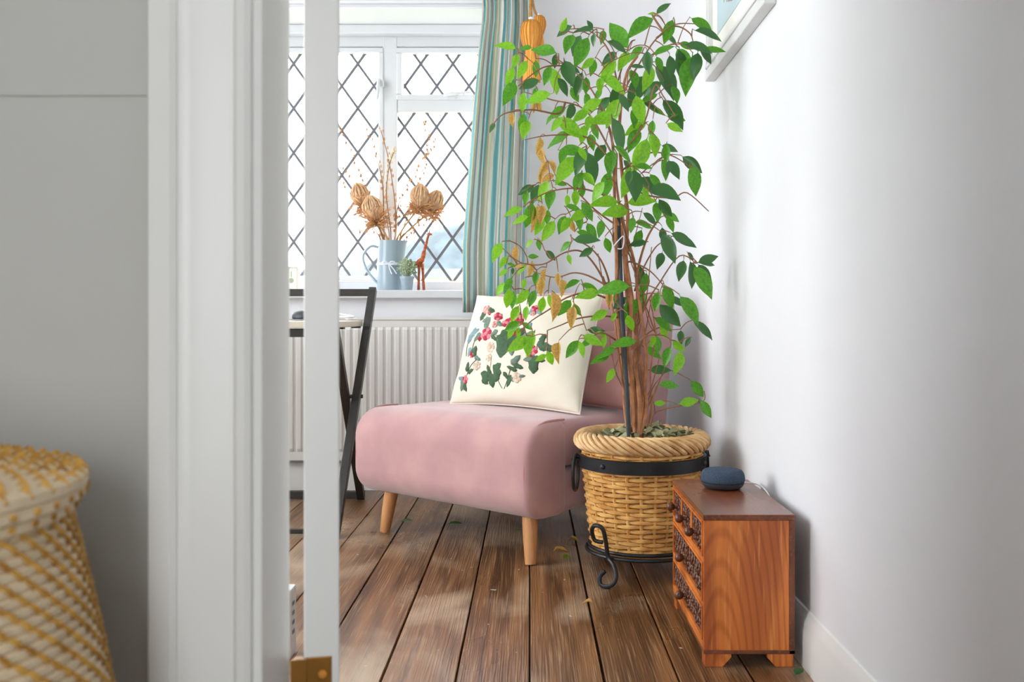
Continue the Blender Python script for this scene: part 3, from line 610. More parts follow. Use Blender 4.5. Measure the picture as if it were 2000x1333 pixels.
L8 = """205,215,110,155,b 310,240,140,105,m 250,265,100,160,b 430,250,80,95,m 375,310,110,115,b 435,340,130,120,b 350,260,140,100,y 390,230,100,95,y 525,300,110,110,m 545,300,100,120,b 600,310,70,80,y 640,285,90,90,m 610,190,100,10,m 690,215,120,60,m 630,240,110,150,b
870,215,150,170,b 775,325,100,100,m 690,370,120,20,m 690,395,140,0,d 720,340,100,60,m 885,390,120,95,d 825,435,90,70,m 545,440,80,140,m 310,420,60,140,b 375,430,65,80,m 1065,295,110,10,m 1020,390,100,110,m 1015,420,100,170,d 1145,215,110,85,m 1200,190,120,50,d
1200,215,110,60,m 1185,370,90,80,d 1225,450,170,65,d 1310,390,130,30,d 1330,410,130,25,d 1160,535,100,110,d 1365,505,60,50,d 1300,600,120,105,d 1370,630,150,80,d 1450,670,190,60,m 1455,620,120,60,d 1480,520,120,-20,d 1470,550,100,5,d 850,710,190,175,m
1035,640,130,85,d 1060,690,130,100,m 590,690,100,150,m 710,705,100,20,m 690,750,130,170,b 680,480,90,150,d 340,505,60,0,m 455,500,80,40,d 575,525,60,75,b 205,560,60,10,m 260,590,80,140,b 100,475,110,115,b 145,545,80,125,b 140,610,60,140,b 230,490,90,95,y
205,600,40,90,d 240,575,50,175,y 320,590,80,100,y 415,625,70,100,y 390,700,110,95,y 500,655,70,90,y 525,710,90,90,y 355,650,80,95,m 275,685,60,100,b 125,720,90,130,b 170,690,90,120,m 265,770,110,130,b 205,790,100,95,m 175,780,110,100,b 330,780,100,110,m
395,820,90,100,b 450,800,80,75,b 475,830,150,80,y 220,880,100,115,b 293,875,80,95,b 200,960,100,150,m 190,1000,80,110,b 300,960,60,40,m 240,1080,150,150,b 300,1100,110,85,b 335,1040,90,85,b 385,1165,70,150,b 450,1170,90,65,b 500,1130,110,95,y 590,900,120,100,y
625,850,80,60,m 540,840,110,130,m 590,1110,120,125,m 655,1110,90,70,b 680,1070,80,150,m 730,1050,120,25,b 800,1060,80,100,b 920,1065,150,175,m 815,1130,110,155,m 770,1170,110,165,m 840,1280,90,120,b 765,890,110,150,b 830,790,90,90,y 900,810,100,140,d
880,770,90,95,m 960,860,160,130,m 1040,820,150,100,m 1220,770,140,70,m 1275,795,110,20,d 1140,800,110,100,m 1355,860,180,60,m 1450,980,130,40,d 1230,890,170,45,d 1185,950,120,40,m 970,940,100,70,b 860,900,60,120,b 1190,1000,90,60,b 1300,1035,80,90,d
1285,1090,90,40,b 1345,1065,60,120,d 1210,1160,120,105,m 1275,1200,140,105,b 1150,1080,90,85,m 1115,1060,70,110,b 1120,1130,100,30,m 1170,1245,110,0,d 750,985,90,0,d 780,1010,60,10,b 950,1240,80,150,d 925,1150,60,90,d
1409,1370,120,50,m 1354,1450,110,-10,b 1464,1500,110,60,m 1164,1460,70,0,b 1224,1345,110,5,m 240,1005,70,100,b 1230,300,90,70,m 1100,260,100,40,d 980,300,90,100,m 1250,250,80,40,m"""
leaves = []
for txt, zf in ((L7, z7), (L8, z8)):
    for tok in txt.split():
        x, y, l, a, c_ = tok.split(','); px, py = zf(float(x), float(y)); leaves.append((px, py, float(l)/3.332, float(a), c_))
def leaf_mesh(name, curl, fold, wav, m_):
    m = MB(); n = 7; vv = []
    for i in range(n+1):
        t_ = i/n; wd = .232*math.sin(PI*min(1, t_*1.02)**.8)**.9 if t_ < .93 else .02*(1-t_)/.07
        if i == 0: wd = .012
        zc = -curl*t_*t_; 
        for s in (-1, 0, 1): vv.append((t_-.5, s*wd, zc+fold*abs(s)*wd+wav*math.sin(9*t_+s)*abs(s)))
    m.add(vv, [(i*3+k, i*3+k+1, i*3+k+4, i*3+k+3) for i in range(n) for k in range(2)])
    m.tube([(-.5,0,0),(-.62,0,.02)], .012, 4)
    me = m.mesh(name, angle=180); me.materials.append(m_); return me
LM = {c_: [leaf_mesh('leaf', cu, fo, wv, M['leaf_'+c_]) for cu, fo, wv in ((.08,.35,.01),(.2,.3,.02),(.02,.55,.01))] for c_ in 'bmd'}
LM['y'] = [leaf_mesh('dry_leaf', .35, 1.1, .04, M['leaf_y']), leaf_mesh('dry_leaf', .2, 1.4, .03, M['leaf_y'])]
def place_leaf(o, base_c, dr, nrm, ln):
    x = dr.normalized(); z = (nrm-x*nrm.dot(x)).normalized(); y = z.cross(x)
    o.matrix_basis = Matrix.Translation(base_c) @ Matrix((x, y, z)).transposed().to_4x4() @ Matrix.Diagonal((ln, ln, ln, 1))
bases = []
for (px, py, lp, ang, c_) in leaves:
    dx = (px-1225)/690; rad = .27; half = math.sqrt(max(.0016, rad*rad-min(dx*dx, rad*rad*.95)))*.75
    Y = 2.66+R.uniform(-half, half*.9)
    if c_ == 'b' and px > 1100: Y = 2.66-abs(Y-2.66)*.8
    while (px+lp*.5-CX)*Y/F > .545: Y -= .03
    c0 = P(px, py, Y); ln = lp*Y/F; a = math.radians(ang)
    dr = Vector((math.cos(a), R.uniform(-.45,.45), -math.sin(a)))
    ln *= dr.length*1.2
    nrm = Vector((R.uniform(-.5,.5), -1, R.uniform(-.1,.9)))
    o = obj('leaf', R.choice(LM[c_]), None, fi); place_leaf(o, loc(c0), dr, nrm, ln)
    bases.append(c0-dr.normalized()*ln*.6)
# twigs: arching side branches measured from the photograph, then every leaf joins the nearest wood
arcs = [([(830,660),(780,530),(700,440),(600,390),(580,365)], -.05), ([(820,700),(740,560),(650,470),(540,480),(400,555),(250,540),(140,450)], -.08), ([(810,690),(700,630),(600,610),(480,640),(330,600)], .05), ([(830,780),(700,740),(560,770),(440,850),(330,920),(240,1000)], -.1),
        ([(900,900),(760,890),(620,910),(520,950),(430,985)], -.06), ([(1000,720),(1060,570),(1130,450),(1180,410)], .04), ([(980,540),(1100,600),(1200,710)], -.05), ([(1010,960),(1080,800),(1150,690),(1290,500),(1400,550)], -.04), ([(930,180),(760,90),(600,60),(420,90),(270,180)], -.07),
        ([(880,1050),(780,1000),(690,1050)], -.05), ([(1010,1100),(1090,1000),(1180,960)], .0), ([(960,60),(1100,110),(1250,120),(1340,90),(1480,210)], -.03), ([(880,300),(740,200),(560,30),(420,10)], .06), ([(1080,1620),(1130,1520),(1270,1480),(1440,1450),(1450,1380)], -.04)]
arcs7 = [([(860,950),(800,750),(700,560),(560,430),(480,380)], -.06), ([(900,850),(930,600),(1050,380),(1150,240),(1260,160),(1400,155)], -.04), ([(1150,240),(1260,170),(1360,220),(1380,310)], -.05), ([(850,1000),(680,720),(460,650),(280,600)], .06), ([(870,1080),(700,900),(460,880),(280,910)], -.05), ([(500,740),(330,715),(150,740),(70,820)], -.03),
         ([(920,1000),(1060,800),(1130,560),(1180,620),(1260,750)], -.08), ([(930,1100),(1080,1000),(1230,1010),(1380,1100)], -.03), ([(900,600),(830,330),(700,200),(560,190)], .03), ([(560,430),(400,440),(240,560)], -.05), ([(880,560),(960,300),(1000,260)], .05), ([(1110,90),(1165,110),(1200,170)], -.04)]
tw = MB()
for lst, zf in ((arcs, z8), (arcs7, z7)):
    for pts, dy in lst:
        q = [P(*zf(x, y), 2.66+dy*(i/(len(pts)-1))**.7) for i, (x, y) in enumerate(pts)]
        a0 = min(nodes, key=lambda p: (p-q[0]).length); sp_ = bez([a0]+q, 5); tw.tube([loc(p) for p in sp_], [.0036*(1-.65*i/len(sp_)) for i in range(len(sp_))], 5); nodes += sp_[2:]
order = sorted(bases, key=lambda p: (Vector((p.x-.29, p.y-2.66, 0))).length)
for p in order:
    q = min(nodes, key=lambda n_: (p-n_).length + .6*max(0, n_.z-p.z-.05) + .5*max(0, abs(n_.x-.29)-abs(p.x-.29)))
    d = (p-q).length
    if d < .004: continue
    mid = (p+q)/2+Vector((0,0,.12*d)); sp_ = bez([q, mid, p], 3 if d < .08 else 5)
    tw.tube([loc(x) for x in sp_], [.0019-.0009*i/len(sp_) for i in range(len(sp_))], 4); nodes += sp_[1:]
for k in range(26):                                       # bare side shoots low on the stems
    s0 = R.choice(stems); x, y = s0[R.randint(1, 4)]; d = R.choice((-1, 1)); p0 = P(x, y, 2.66)
    sp_ = bez([p0, p0+Vector((d*R.uniform(.015,.03), R.uniform(-.03,.03), R.uniform(.03,.07))), p0+Vector((d*R.uniform(.03,.055), R.uniform(-.05,.03), R.uniform(.1,.18)))], 4)
    tw.tube([loc(p) for p in sp_], [.0024-.0014*i/len(sp_) for i in range(len(sp_))], 4)
tw.build('twigs', M['twig'], fi)
# dry leaves heaped on the soil, and fallen ones on the boards
LL = [leaf_mesh('litter_leaf', cu, fo, wv, M['litter']) for cu, fo, wv in ((.4,.9,.06),(.6,.5,.09),(.25,1.2,.05))]
for i in range(95):
    a = R.uniform(0, 2*PI); rr = .13*math.sqrt(R.uniform(.02, 1)); hgt = .368+.034*(1-(rr/.14)**2)*R.uniform(.2,1)+(.012 if math.cos(a) > .2 else 0)
    o = obj('dead_leaf', R.choice(LL), None); tag(o, 'curled grey-green dead leaf on the soil in the wicker basket', 'leaf', 'dead leaves heaped on the potting soil')
    place_leaf(o, PC+Vector((rr*math.cos(a), rr*math.sin(a), hgt+.004)), Vector((R.uniform(-1,1), R.uniform(-1,1), R.uniform(-.35,.45))), Vector((R.uniform(-.7,.7), R.uniform(-.9,.3), 1)), R.uniform(.03,.046))
for i, (px, py, l, c_, lab) in enumerate(((795,1022,.05,'d','dark green leaf fallen beside the chair leg by the desk'),(890,1027,.05,'d','dark fallen leaf on the boards under the chair'),(1010,1040,.03,'m','small green leaf on the boards inside the chair leg near the basket'),(1096,1079,.045,'y','pale fallen leaf on the boards before the scrolled iron foot'),(1106,1093,.045,'b','bright green fallen leaf beside the scrolled iron foot'),(1122,1058,.035,'y','small withered leaf on the boards under the chair edge'),(1147,1181,.025,'y','tiny withered leaf lying in a gap between floorboards'),(1557,1284,.04,'d','dark leaf caught between the chest and the baseboard'))):
    Y = F*H/(py-CY); o = obj('fallen_leaf', LM[c_][0], None); p = P(px, py, Y); p.z = .008
    if px > 1500: p.x = .54; p.y = 1.9
    tag(o, lab, 'leaf', 'leaves fallen on the floorboards'); place_leaf(o, p, Vector((R.uniform(-1,1), R.uniform(-.6,.6), .05)), Vector((.1,-.2,1)), l)

# ------------------------------------------------------------------ carved chest, speaker
cx0, cx1, cy0, cy1, cz0, cz1 = .356, .543, 1.94, 2.36, .027, .313
cb = thing('carved_chest', 'small reddish wooden chest of drawers with carved fronts by the wall', 'chest of drawers', ((cx0+cx1)/2, (cy0+cy1)/2, 0))
o3 = cb.location
def cbox(name, m_, x0, x1, y0, y1, z0, z1, parent=cb, bevel=.001): return box(name, m_, x0-o3.x, x1-o3.x, y0-o3.y, y1-o3.y, z0, z1, parent, bevel)
cbox('top_board', M['redtop'], cx0-.001, cx1, cy0-.001, cy1+.001, cz1-.012, cz1, bevel=.0015)
cbox('side_board', M['red'], cx0+.0005, cx1-.012, cy0, cy0+.012, cz0+.008, cz1-.012); cbox('side_board', M['red'], cx0+.0005, cx1-.012, cy1-.012, cy1, cz0+.008, cz1-.012)
cbox('back_board', M['redtop'], cx1-.012, cx1, cy0, cy1, cz0, cz1-.012); cbox('bottom_board', M['redtop'], cx0, cx1, cy0, cy1, cz0, cz0+.008)
m = MB()
for z0, z1 in ((.298,.301),(.2127,.223),(.1225,.131),(.035,.051)): m.box(cx0-o3.x, cx0+.02-o3.x, cy0+.0122-o3.y, cy1-.0122-o3.y, z0, z1)
m.build('front_frame', M['red'], cb, smooth=False, bevel=.001)
for x in (cx0+.003, cx1-.043):
    for y in (cy0+.002, cy1-.037):
        ft = MB().prism([(0,0),(.036,0),(.054,.02),(.054,.028),(0,.028)] if x < .4 else [(.004,0),(.04,0),(.04,.028),(-.014,.028),(-.014,.02)], lambda a, b_, d: (x+a-o3.x, y+d-o3.y, b_), 0, .035)
        ft.build('foot', M['red'], cb, smooth=False, bevel=.001)
def spiral(m, cy, cz, r, turns, dirn, x, th_):
    pts = [(x, cy+dirn*(r*(1-k/26))*math.cos(turns*2*PI*k/22), cz+(r*(1-k/26))*math.sin(turns*2*PI*k/22)) for k in range(23)]
    m.tube(pts, [th_*(1-.4*k/22) for k in range(23)], 6)
def drawer(y0, y1, z0, z1):
    d = MB(); d.box(cx0+.004-o3.x, cx1-.02-o3.x, y0+.002-o3.y, y1-.002-o3.y, z0+.002, z1-.002)
    dr = d.build('drawer', M['carve'], cb, smooth=False)
    m = MB(); X = cx0+.001-o3.x; e_ = .006
    for a, b_, c_, d_ in ((y0+.001,y1-.001,z1-e_,z1-.001),(y0+.001,y1-.001,z0+.001,z0+e_),(y0+.001,y0+e_,z0+e_,z1-e_),(y1-e_,y1-.001,z0+e_,z1-e_)): m.box(X-.003, X+.005, a-o3.y, b_-o3.y, c_, d_)
    m.build('drawer_border', M['red'], dr, smooth=False, bevel=.0008)
    m = MB(); yc, zc = (y0+y1)/2-o3.y, (z0+z1)/2; hy, hz_ = (y1-y0)/2-.01, (z1-z0)/2-.01
    cols = max(1, round(hy/hz_))
    for ci in range(-cols, cols+1):
        y = yc+ci*hy/(cols+.4)
        if ci == 0 and cols > 1: continue
        for s in (-1, 1): spiral(m, y, zc+s*hz_*.48, hz_*.42, 1.3, s*(1 if ci % 2 else -1), X+.002, .0032)
    rr = random.Random(int(y0*1000+z0*999))
    for k in range(int(26*cols)):
        y = yc+rr.uniform(-hy, hy); z = zc+rr.uniform(-hz_, hz_); a = rr.uniform(0, PI)
        m.ball((X+.0025, y, z), .0034, .0062, .0028, 6, 4, Matrix.Rotation(a, 3, 'X'))
    for k in range(8):
        a = 2*PI*k/8; m.ball((X+.001, yc+.014*math.cos(a), zc+.014*math.sin(a)), .0045, .007, .004, 6, 4, Matrix.Rotation(a, 3, 'X'))
    m.build('carving', M['carve'], dr, angle=60)
    MB().lathe([(.0,0),(.006,0),(.0045,.004),(.004,.008),(.008,.012),(.0105,.017),(.0095,.023),(.005,.027),(0,.028)], 18, (X, yc, zc), Matrix(((0,0,-1),(0,1,0),(1,0,0)))).build('knob', M['carve'], dr)
yw = (cy1-cy0-.026)/3
for k in range(3): drawer(cy0+.013+k*yw, cy0+.013+(k+1)*yw, .223, .298)
drawer(cy0+.013, cy1-.013, .131, .2127); drawer(cy0+.013, cy1-.013, .051, .1225)
sp = thing('smart_speaker', 'blue-grey fabric smart speaker pebble on the carved chest', 'speaker', (.456, 2.24, cz1))
prof = [(.0,.0),(.03,.0),(.036,.002)]+[(.0365+.0145*math.cos(a)**.8, .0235+.0215*math.sin(a)) for a in [math.radians(-80+10*k) for k in range(17)]]+[(.03,.0452),(.015,.0462),(0,.0465)]
k0 = 9
MB().lathe(prof[:k0+1]+[(0,prof[k0][1])], 48).build('base_shell', M['dark'], sp, angle=50)
MB().lathe([(prof[k0][0]-.001, prof[k0][1]+.0008)]+[(r_+.0006, z) for r_, z in prof[k0+1:]], 48).build('fabric_top', M['fab'], sp, angle=50)
MB().tube(bez([(.048,.01,.012),(.07,.0,.012),(.088,-.03,.006),(.099,-.06,-.02),(.104,-.07,-.09),(.1,-.06,-.2)], 6), .0018, 6).build('power_cable', M['whitep'], sp)

# ------------------------------------------------------------------ framed picture on the right wall
pf = thing('picture_frame', 'white framed print with cream mount high on the wall', 'picture', (XR, 2.58, 1.72))
ph, pw = .54, .74
for (y0, y1, z0, z1) in ((-pw/2,pw/2,-ph/2,-ph/2+.045),(-pw/2,pw/2,ph/2-.045,ph/2),(-pw/2,-pw/2+.045,-ph/2+.045,ph/2-.045),(pw/2-.045,pw/2,-ph/2+.045,ph/2-.045)):
    m = MB(); m.box(-.03, 0, y0, y1, z0, z1); m.build('frame_rail', M['frame'], pf, smooth=False, bevel=.003)
m = MB(); bz_ = .012
for (y0, y1, z0, z1) in ((-pw/2+.03,pw/2-.03,-ph/2+.03,-ph/2+.03+bz_),(-pw/2+.03,pw/2-.03,ph/2-.03-bz_,ph/2-.03),(-pw/2+.03,-pw/2+.03+bz_,-ph/2+.03,ph/2-.03),(pw/2-.03-bz_,pw/2-.03,-ph/2+.03,ph/2-.03)): m.box(-.035, -.02, y0, y1, z0, z1)
m.build('inner_bead', M['frame'], pf, smooth=False, bevel=.003)
box('mount', M['mount'], -.014, -.004, -pw/2+.03, pw/2-.03, -ph/2+.03, ph/2-.03, pf)
pr = box('print', M['print'], -.0155, -.0135, -pw/2+.12, pw/2-.12, -ph/2+.11, ph/2-.1, pf)
m = MB()
for k in range(40):
    y = R.gauss(-.02, .05); m.tube(bez([(-.016, y*.3-.0, .1),(-.016, y*.8, .0),(-.016, y*1.4+.03, -.13+abs(y)*.4)], 4), [.002]*8+[.0008], 4)
m.build('feather_strokes', M['feather'], pr)

# ------------------------------------------------------------------ folding desk
dk = thing('folding_desk', 'dark steel X-leg desk with pale top under the window', 'desk')
def bar(name, a, b_, w_=.028, d_=.028, m_=M['steel']):
    a, b_ = Vector(a), Vector(b_); t_ = (b_-a); ln = t_.length; t_.normalize(); x = Vector((1,0,0)); x = (x-t_*x.dot(t_)); x = x.normalized() if x.length > .1 else Vector((0,1,0)); y = t_.cross(x)
    mx = Matrix.Translation(a) @ Matrix((x, y, t_)).transposed().to_4x4()
    return MB().box(-w_/2, w_/2, -d_/2, d_/2, 0, ln, mx).build(name, m_, dk, smooth=False, bevel=.002)
for xs in (0, -1.0):
    bar('cross_leg', (-.632+xs, 3.065, .0), (-.607+xs, 3.665, .825)); bar('cross_leg', (-.665+xs, 3.735, 0), (-.645+xs, 3.12, .69))
    m = MB(); m.tube([(-.675+xs, 3.40, .432),(-.60+xs, 3.40, .432)], .007, 10); m.build('pivot_bolt', M['dark'], dk)
    bar('foot_bracket', (-.612+xs, 3.545, .64), (-.612+xs, 3.545, .685), .02, .02)
bar('top_rail', (-1.62, 3.655, .811), (-.595, 3.655, .811), .03, .028); bar('floor_rail', (-1.68, 3.735, .016), (-.652, 3.735, .016)); bar('floor_rail', (-1.64, 3.1, .016), (-.645, 3.1, .016), .016, .016)
bar('front_rail', (-1.645, 3.14, .665), (-.635, 3.14, .665))
box('desktop', M['desk'], -1.66, -.628, 3.11, 3.56, .682, .704, dk, .003)
for y in (3.2, 3.5): box('bracket', M['steel'], -.66, -.63, y, y+.03, .676, .682, dk)
ds = thing('desk_speaker', 'dark domed gadget standing on the desk', 'speaker', P(598, 616, 3.4)*1); ds.location.z = .704
MB().lathe([(0,0),(.04,0),(.05,.01),(.049,.02),(.04,.032),(.022,.038),(0,.039)], 32).build('shell', M['dark'], ds); MB().lathe([(0,.0005),(.0515,.0005),(.0515,.006),(0,.006)], 32).build('base_ring', M['rubber'], ds)
cbm = MB(); rng = random.Random(3); pts = []
for k in range(14): pts.append((-.72+.075*math.cos(k*1.3)+.03*k/14, 3.36+.06*math.sin(k*1.3), .709+.004*(k % 4)+.008*(math.sin(k)**2)))
pts += [(-.66, 3.4, .71), (-.635, 3.47, .708)]
cbm.tube(bez(pts, 6), .0024, 6)
tag(cbm.build('cable_coil', M['whitep']), 'loosely coiled white cable lying on the pale desktop', 'cable')
bx = thing('white_box', 'white slotted box on the floor seen behind the door hinge', 'box', (-.65, 2.005, 0))
box('shell', M['upvc'], -.15, .15, -.025, .025, 0, .147, bx, .005)
for k in range(4): box('slot', M['rubber'], .1495, .151, -.012, .004, .05+k*.02, .058+k*.02, bx)

# ------------------------------------------------------------------ things on the window board
SZ, SY = .827, 4.03
jx = P(763, 500, SY).x
jg = thing('metal_jug', 'blue-grey enamel jug holding dried flowers on the window board', 'jug', (jx, SY, SZ))
jp = [(0,0),(.056,0),(.057,.006),(.0565,.1),(.053,.2),(.0535,.214),(.0515,.214),(.051,.2),(.053,.1),(.053,.008),(0,.008)]
m = MB().lathe(jp, 48)
m.v = [((x+(.022*max(0, (z-.165)/.05)*max(0, math.cos(math.atan2(y, x)))**6 if z > .165 else 0)), y, z) for x, y, z in m.v]
m.build('body', M['jug'], jg)
MB().tube(bez([(-.05,0,.185),(-.085,0,.19),(-.117,0,.15),(-.105,0,.1),(-.075,0,.055),(-.052,0,.03)], 7), .0062, 8).build('handle', M['jug'], jg)
rb = MB().lathe([(.0572,.108),(.0585,.109),(.0585,.118),(.0572,.119)], 40).build('ribbon', M['ribbon'], jg)
for s in (-1, 1):
    MB().tube(bez([(0,-.06,.114),(s*.012,-.066,.122),(s*.026,-.062,.12),(s*.018,-.064,.11),(0,-.06,.113)], 5), .0025, 6).build('bow_loop', M['ribbon'], rb)
    MB().tube(bez([(0,-.06,.113),(.014+s*.008,-.063,.09),(.024+s*.01,-.062,.07)], 5), .0024, 6).build('ribbon_tail', M['ribbon'], rb)
mouth = Vector((jx, SY, SZ+.2))
def protea(px, py, dy, tilt, sc_, label, seed):
    rr = random.Random(seed); hc = P(px, py, SY+dy); t = thing('dried_protea', label, 'dried flower', (jx+.02*(1 if px > 770 else -1), SY+dy*.3, SZ+.05), 0, 'dried protea heads in the jug'); o_ = t.location
    Rm = Matrix.Rotation(tilt, 3, 'Y'); b0 = hc-o_+Rm @ Vector((0,0,-.045*sc_))
    MB().tube(bez([(0,0,0), Vector(((mouth-o_).x*.8+(b0.x)*.2, 0, .16)), b0], 7), .0042, 7).build('stem', M['straw'], t)
    MB().ball(b0+Rm @ Vector((0,0,.042*sc_)), .021*sc_, .021*sc_, .04*sc_, 16, 9, Rm).build('cone', M['fuzz'], t)
    m = MB()
    for k in range(70):
        a = 2*PI*k/70*4+rr.uniform(-.1,.1); lv = k/70; z0 = -.002+.02*lv; r0 = .016+.008*lv
        pts = [Rm @ Vector((r_*sc_*math.cos(a), r_*sc_*math.sin(a), z_*sc_)) for r_, z_ in ((r0*.7,z0),(r0+.008,z0+.022),(r0+.005,z0+.04),(r0-.006-.01*lv,z0+.06+.006*lv))]
        m.tube([b0+p for p in pts], [.0022*sc_,.0034*sc_,.0028*sc_,.0006], 4)
    m.build('bracts', M['fuzz'], t)
    m = MB()
    for k in range(110):
        a = rr.uniform(0, 2*PI); l = rr.uniform(.025,.066)*sc_; d = Vector((math.cos(a), math.sin(a), rr.uniform(-.5,.7))); p0 = b0+Rm @ Vector((0,0,rr.uniform(-.025,.01)))
        m.tube([p0, p0+Rm @ (d*l*.6), p0+Rm @ (d*l+Vector((0,0,rr.uniform(-.012,.014))))], [.0012,.0022,.0005], 4)
    m.build('ragged_leaves', M['dried'], t)
protea(703, 378, .03, -.32, 1.3, 'dried protea head standing behind its neighbour on the jug-handle side', 1); protea(727, 404, -.03, -.28, 1.38, 'dried protea head leaning low towards the jug handle', 2)
protea(820, 380, -.02, .1, 1.3, 'upright dried protea head above the jug spout', 3); protea(850, 390, .03, .35, 1.2, 'dried protea head tilting out furthest past the jug spout', 4)
def z9(x, y): return (640+x/3.332, 200+y/3.332)
tws = [([(350,900),(265,590),(180,400),(85,165)], 0), ([(360,900),(360,570),(330,400),(265,190)], 0), ([(440,890),(440,690),(400,390),(345,180)], 0), ([(420,890),(382,600),(405,400),(440,310)], 1), ([(440,890),(455,690),(540,520),(610,380),(710,250)], 0), ([(470,890),(560,640),(625,420),(655,270),(630,110)], 0), ([(340,890),(230,720),(80,500)], 0), ([(360,890),(260,640),(110,430)], 0), ([(390,890),(330,860),(210,840)], 2), ([(400,890),(390,800),(380,745)], 2), ([(440,890),(450,800),(472,742)], 2), ([(480,890),(540,830),(590,765)], 2), ([(530,900),(600,800),(690,740)], 0)]
TWL = ['tall bud twig rising behind the two proteas on the jug-handle side', 'tall bud twig rising straight in front of the casement glass', 'bare bud twig standing before the window mullion', 'pussy willow twig with pale fluffy catkins in the jug', 'bud twig leaning across the lower leaded light, over the jug spout', 'tallest bud twig, rising behind the upright protea at the spout', 'short bud twig spreading lowest past the leaning protea', 'bud twig spreading beside the proteas above the jug handle', 'straw sprig with seed head drooping over the jug handle', 'straw sprig with starry seed head just above the jug mouth', 'straw sprig with starry seed head before the window mullion', 'straw sprig with starry seed head under the spout-side proteas', 'thin bud twig slanting out below the spout-side proteas']
for k, (pts, kind) in enumerate(tws):
    q = [P(*z9(x, y), SY+.02*math.sin(k*2.3+i)) for i, (x, y) in enumerate(pts)]
    base = Vector((jx+.03*math.cos(k), SY+.03*math.sin(k), SZ+.02)); q[0] = Vector((jx+(q[0].x-jx)*.8, SY+.02*math.sin(k*1.7), SZ+.215))
    nm, lb = (('bud_twig', 'thin dried twig with small brown buds standing in the jug'), ('willow_twig', 'pussy willow twig with pale fluffy catkins in the jug'), ('seed_head_sprig', 'straw-coloured dried stem with a small starry seed head in the jug'))[kind]
    t = thing(nm, TWL[k], 'twig', base, 0, 'twigs and dried stems in the jug')
    sp_ = bez([base]+q, 6); MB().tube([p-base for p in sp_], [.0028-.0012*i/len(sp_) for i in range(len(sp_))], 5).build('stem', M['straw' if kind == 2 else 'twig'], t)
    m = MB()
    if kind < 2:
        for i in range(len(sp_)//3, len(sp_)):
            for _ in range(2 if kind else 1):
                p = sp_[i]-base+Vector((R.choice((-1,1))*.006, R.uniform(-.004,.004), R.uniform(-.01,.01))); m.ball(p, .0055 if kind else .0042, .0055 if kind else .0042, .0075, 6, 4)
        tag(m.build('buds', M['catkin' if kind else 'dried'], t), kind='stuff')
    else:
        p = sp_[-1]-base
        for i in range(22):
            d = Vector((R.gauss(0,1), R.gauss(0,1), R.gauss(0,1))).normalized(); m.tube([p, p+d*.017], [.0016,.0004], 4)
        m.build('seed_head', M['straw'], t)
pp = thing('potted_herb', 'pale green herb in a small blue-grey pot beside the jug', 'plant', P(795, 567, 3.955)); pp.location.z = SZ
MB().lathe([(0,0),(.021,0),(.022,.003),(.0275,.048),(.030,.048),(.0305,.059),(.028,.059),(.026,.05),(0,.05)], 32).build('pot', M['jug'], pp)
m = MB(); m2 = MB()
for k in range(70):
    a = R.uniform(0, 2*PI); r_ = .05*math.sqrt(R.random()); e_ = Vector((r_*.85*math.cos(a), r_*.6*math.sin(a), .075+.055*R.random()*(1-(r_/.055)**2)+.02*R.random()))
    m2.tube([(e_.x*.2, e_.y*.2, .05), (e_.x*.7, e_.y*.7, e_.z*.8), e_], .0009, 4)
    for _ in range(4): m.ball(e_+Vector((R.uniform(-.007,.007), R.uniform(-.007,.007), R.uniform(-.008,.006))), .0042, .0022, .0034, 5, 4)
m2.build('herb_stems', M['herb'], pp); tag(m.build('herb_leaves', M['herb'], pp), kind='stuff')
gf = thing('giraffe_figurine', 'orange painted wooden giraffe figurine standing on the window board', 'figurine', P(822, 567, 3.99)); gf.location.z = SZ
go = gf.location
def gz(px, py, dy=0): q = P(px, py, 3.99+dy)-go; return q
m = MB()
m.tube(bez([gz(812,522), gz(818,513), gz(825,506), gz(829,490), gz(834,470), gz(837,459)], 6), [.012]+[.0135]*5+[.0125]*6+[.0095]*6+[.0065]*6+[.0052]*7, 10)
m.ball(gz(817,517), .016, .012, .014, 10, 7)
m.tube([gz(836,462), gz(838,457), gz(844,458.5)], [.005,.0065,.0035], 8)
for px0, px1, dy in ((819,818,-.009),(819,816.5,.009),(825,829,-.008),(825,827,.009)): m.tube([gz(px0,515,dy), gz((px0+px1)/2,540,dy), (gz(px1,567,dy).x, gz(px1,567,dy).y, 0)], [.0068,.0042,.0045], 8)
m.tube([gz(811,520), gz(807,526), gz(806,533)], [.003,.0024,.0035], 6)
m.build('body', M['gir'], gf)
for dx in (-1.5, 1.5): MB().tube([gz(837+dx,457), gz(836.6+dx*1.3,450)], [.0018,.0026], 6).build('horn', M['girb'], gf)
for dy in (-.005, .005): MB().tube([gz(834,458,dy), gz(830.5,456,dy*2)], [.0024,.001], 6).build('ear', M['girb'], gf)
ob = thing('orange_box', 'orange wooden block at the curtain end of the window board', 'block', (P(921,560,4.0).x, 4.03, SZ))
box('block', M['oran'], -.028, .028, -.03, .03, 0, .085, ob, .003); box('lid', M['oran'], -.029, .029, -.031, .031, .076, .087, ob, .002)
sf = thing('small_frame', 'small pale picture frame leaning on the window board', 'picture', (P(566,560,4.05).x, 4.05, SZ), math.radians(8)); 
m = MB(); frame_rect(m, -.04, .035, .002, .105, .008, -.006, .006); m.build('frame', M['desk'], sf, smooth=False, bevel=.001); pr2 = box('print', M['mount'], -.034, .029, -.002, .004, .008, .099, sf)
m = MB(); m.ball((.006,-.003,.045), .011, .001, .011, 10, 6); m.tube([(.006,-.003,.06),(.006,-.003,.085)], .0015, 6); m.build('motif', M['herb'], pr2)

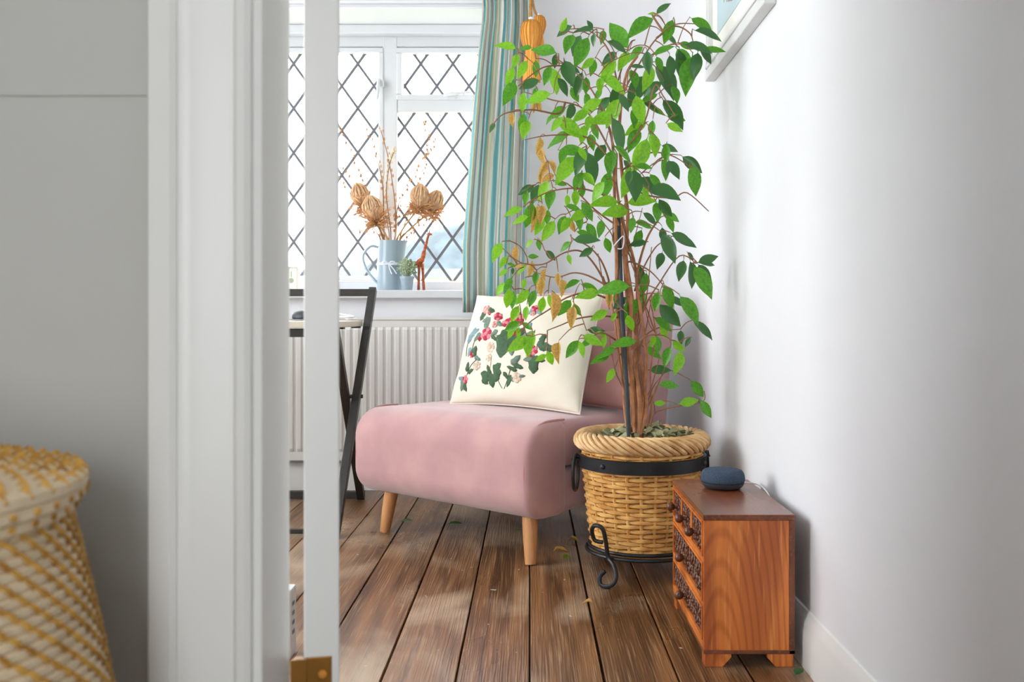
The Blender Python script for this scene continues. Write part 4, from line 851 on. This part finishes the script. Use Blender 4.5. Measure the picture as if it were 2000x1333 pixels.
# ------------------------------------------------------------------ woven laundry basket in the hall
lb_ = thing('laundry_basket', 'tall coiled straw laundry basket with lid beside the door frame', 'basket', (-.508, .66, 0))
def lrad(z): return .158+.048*math.sin(PI*min(1, (.6-z)/.62)) if z < .6 else .158
m = MB(); m2 = MB(); rows = 72; ph = .0081
for k in range(rows):
    z = .006+k*ph; rr = lrad(z)
    m.tube([(rr*math.cos(2*PI*i/72), rr*math.sin(2*PI*i/72), z) for i in range(72)], .0047, 6, closed=True)
    if z > .25:
        for i in range(56):
            a = 2*PI*(i/56)-k*.055; e_ = Vector((math.cos(a), math.sin(a), 0)); tn = -Vector((-e_.y, e_.x, 0))
            m2.tube([e_*(rr+.003)+tn*-.0048+Vector((0,0,z-.005)), e_*(rr+.005)+Vector((0,0,z)), e_*(rr+.003)+tn*.0048+Vector((0,0,z+.005))], [.0016,.0026,.0016], 4)
MB().lathe([(0,.0),(.15,.0)]+[(lrad(z_)-.003, z_) for z_ in [.03+.05*i for i in range(12)]], 48).build('inner_wall', M['cane'], lb_)
tag(m.build('coils', M['cane'], lb_), kind='stuff'); tag(m2.build('stitches', M['yell'], lb_), kind='stuff')
m = MB(); m2 = MB()
lid = [((.176-.0101*k), .598+.002*k) for k in range(17)]
lid = [(.17,.58),(.175,.589)]+lid
for k, (rr, z) in enumerate(lid):
    m.tube([(rr*math.cos(2*PI*i/72), rr*math.sin(2*PI*i/72), z) for i in range(72)], .0066, 6, closed=True)
    ns = max(6, int(2*PI*rr/.021))
    for i in range(ns):
        a = 2*PI*i/ns+k*.09; e_ = Vector((math.cos(a), math.sin(a), 0)); o_ = Vector((0,0,.0075)) if k > 1 else e_*.0075
        m2.tube([e_*(rr-.006)+Vector((0,0,z+.003)), e_*rr+o_+Vector((0,0,z)), e_*(rr+.006)+Vector((0,0,z+.001))], [.0018,.0028,.0018], 4)
ld = MB().lathe([(0,.575),(.165,.575),(.178,.59),(.18,.598),(.0,.63)], 48).build('lid', M['cane'], lb_)
tag(m.build('lid_coils', M['cane'], ld), kind='stuff'); tag(m2.build('lid_stitches', M['yell'], ld), kind='stuff')

# ------------------------------------------------------------------ added fill lamp, unseen in the hall behind the viewpoint
lp = thing('added_fill_lamp', 'added white globe fill lamp, unseen in the hall behind the viewpoint', 'lamp', (-.2, -.7, ZC))
MB().lathe([(0,-.03),(.06,-.03),(.07,0),(0,0)], 32).build('fill_lamp_base', M['upvc'], lp)
em = bpy.data.materials.new('fill_lamp_globe'); em.use_nodes = True; eb = em.node_tree.nodes['Principled BSDF']; eb.inputs['Emission Color'].default_value = (1,.95,.88,1); eb.inputs['Emission Strength'].default_value = 4
MB().ball((0,0,-.15), .13, .13, .12, 24, 14).build('globe', em, lp)
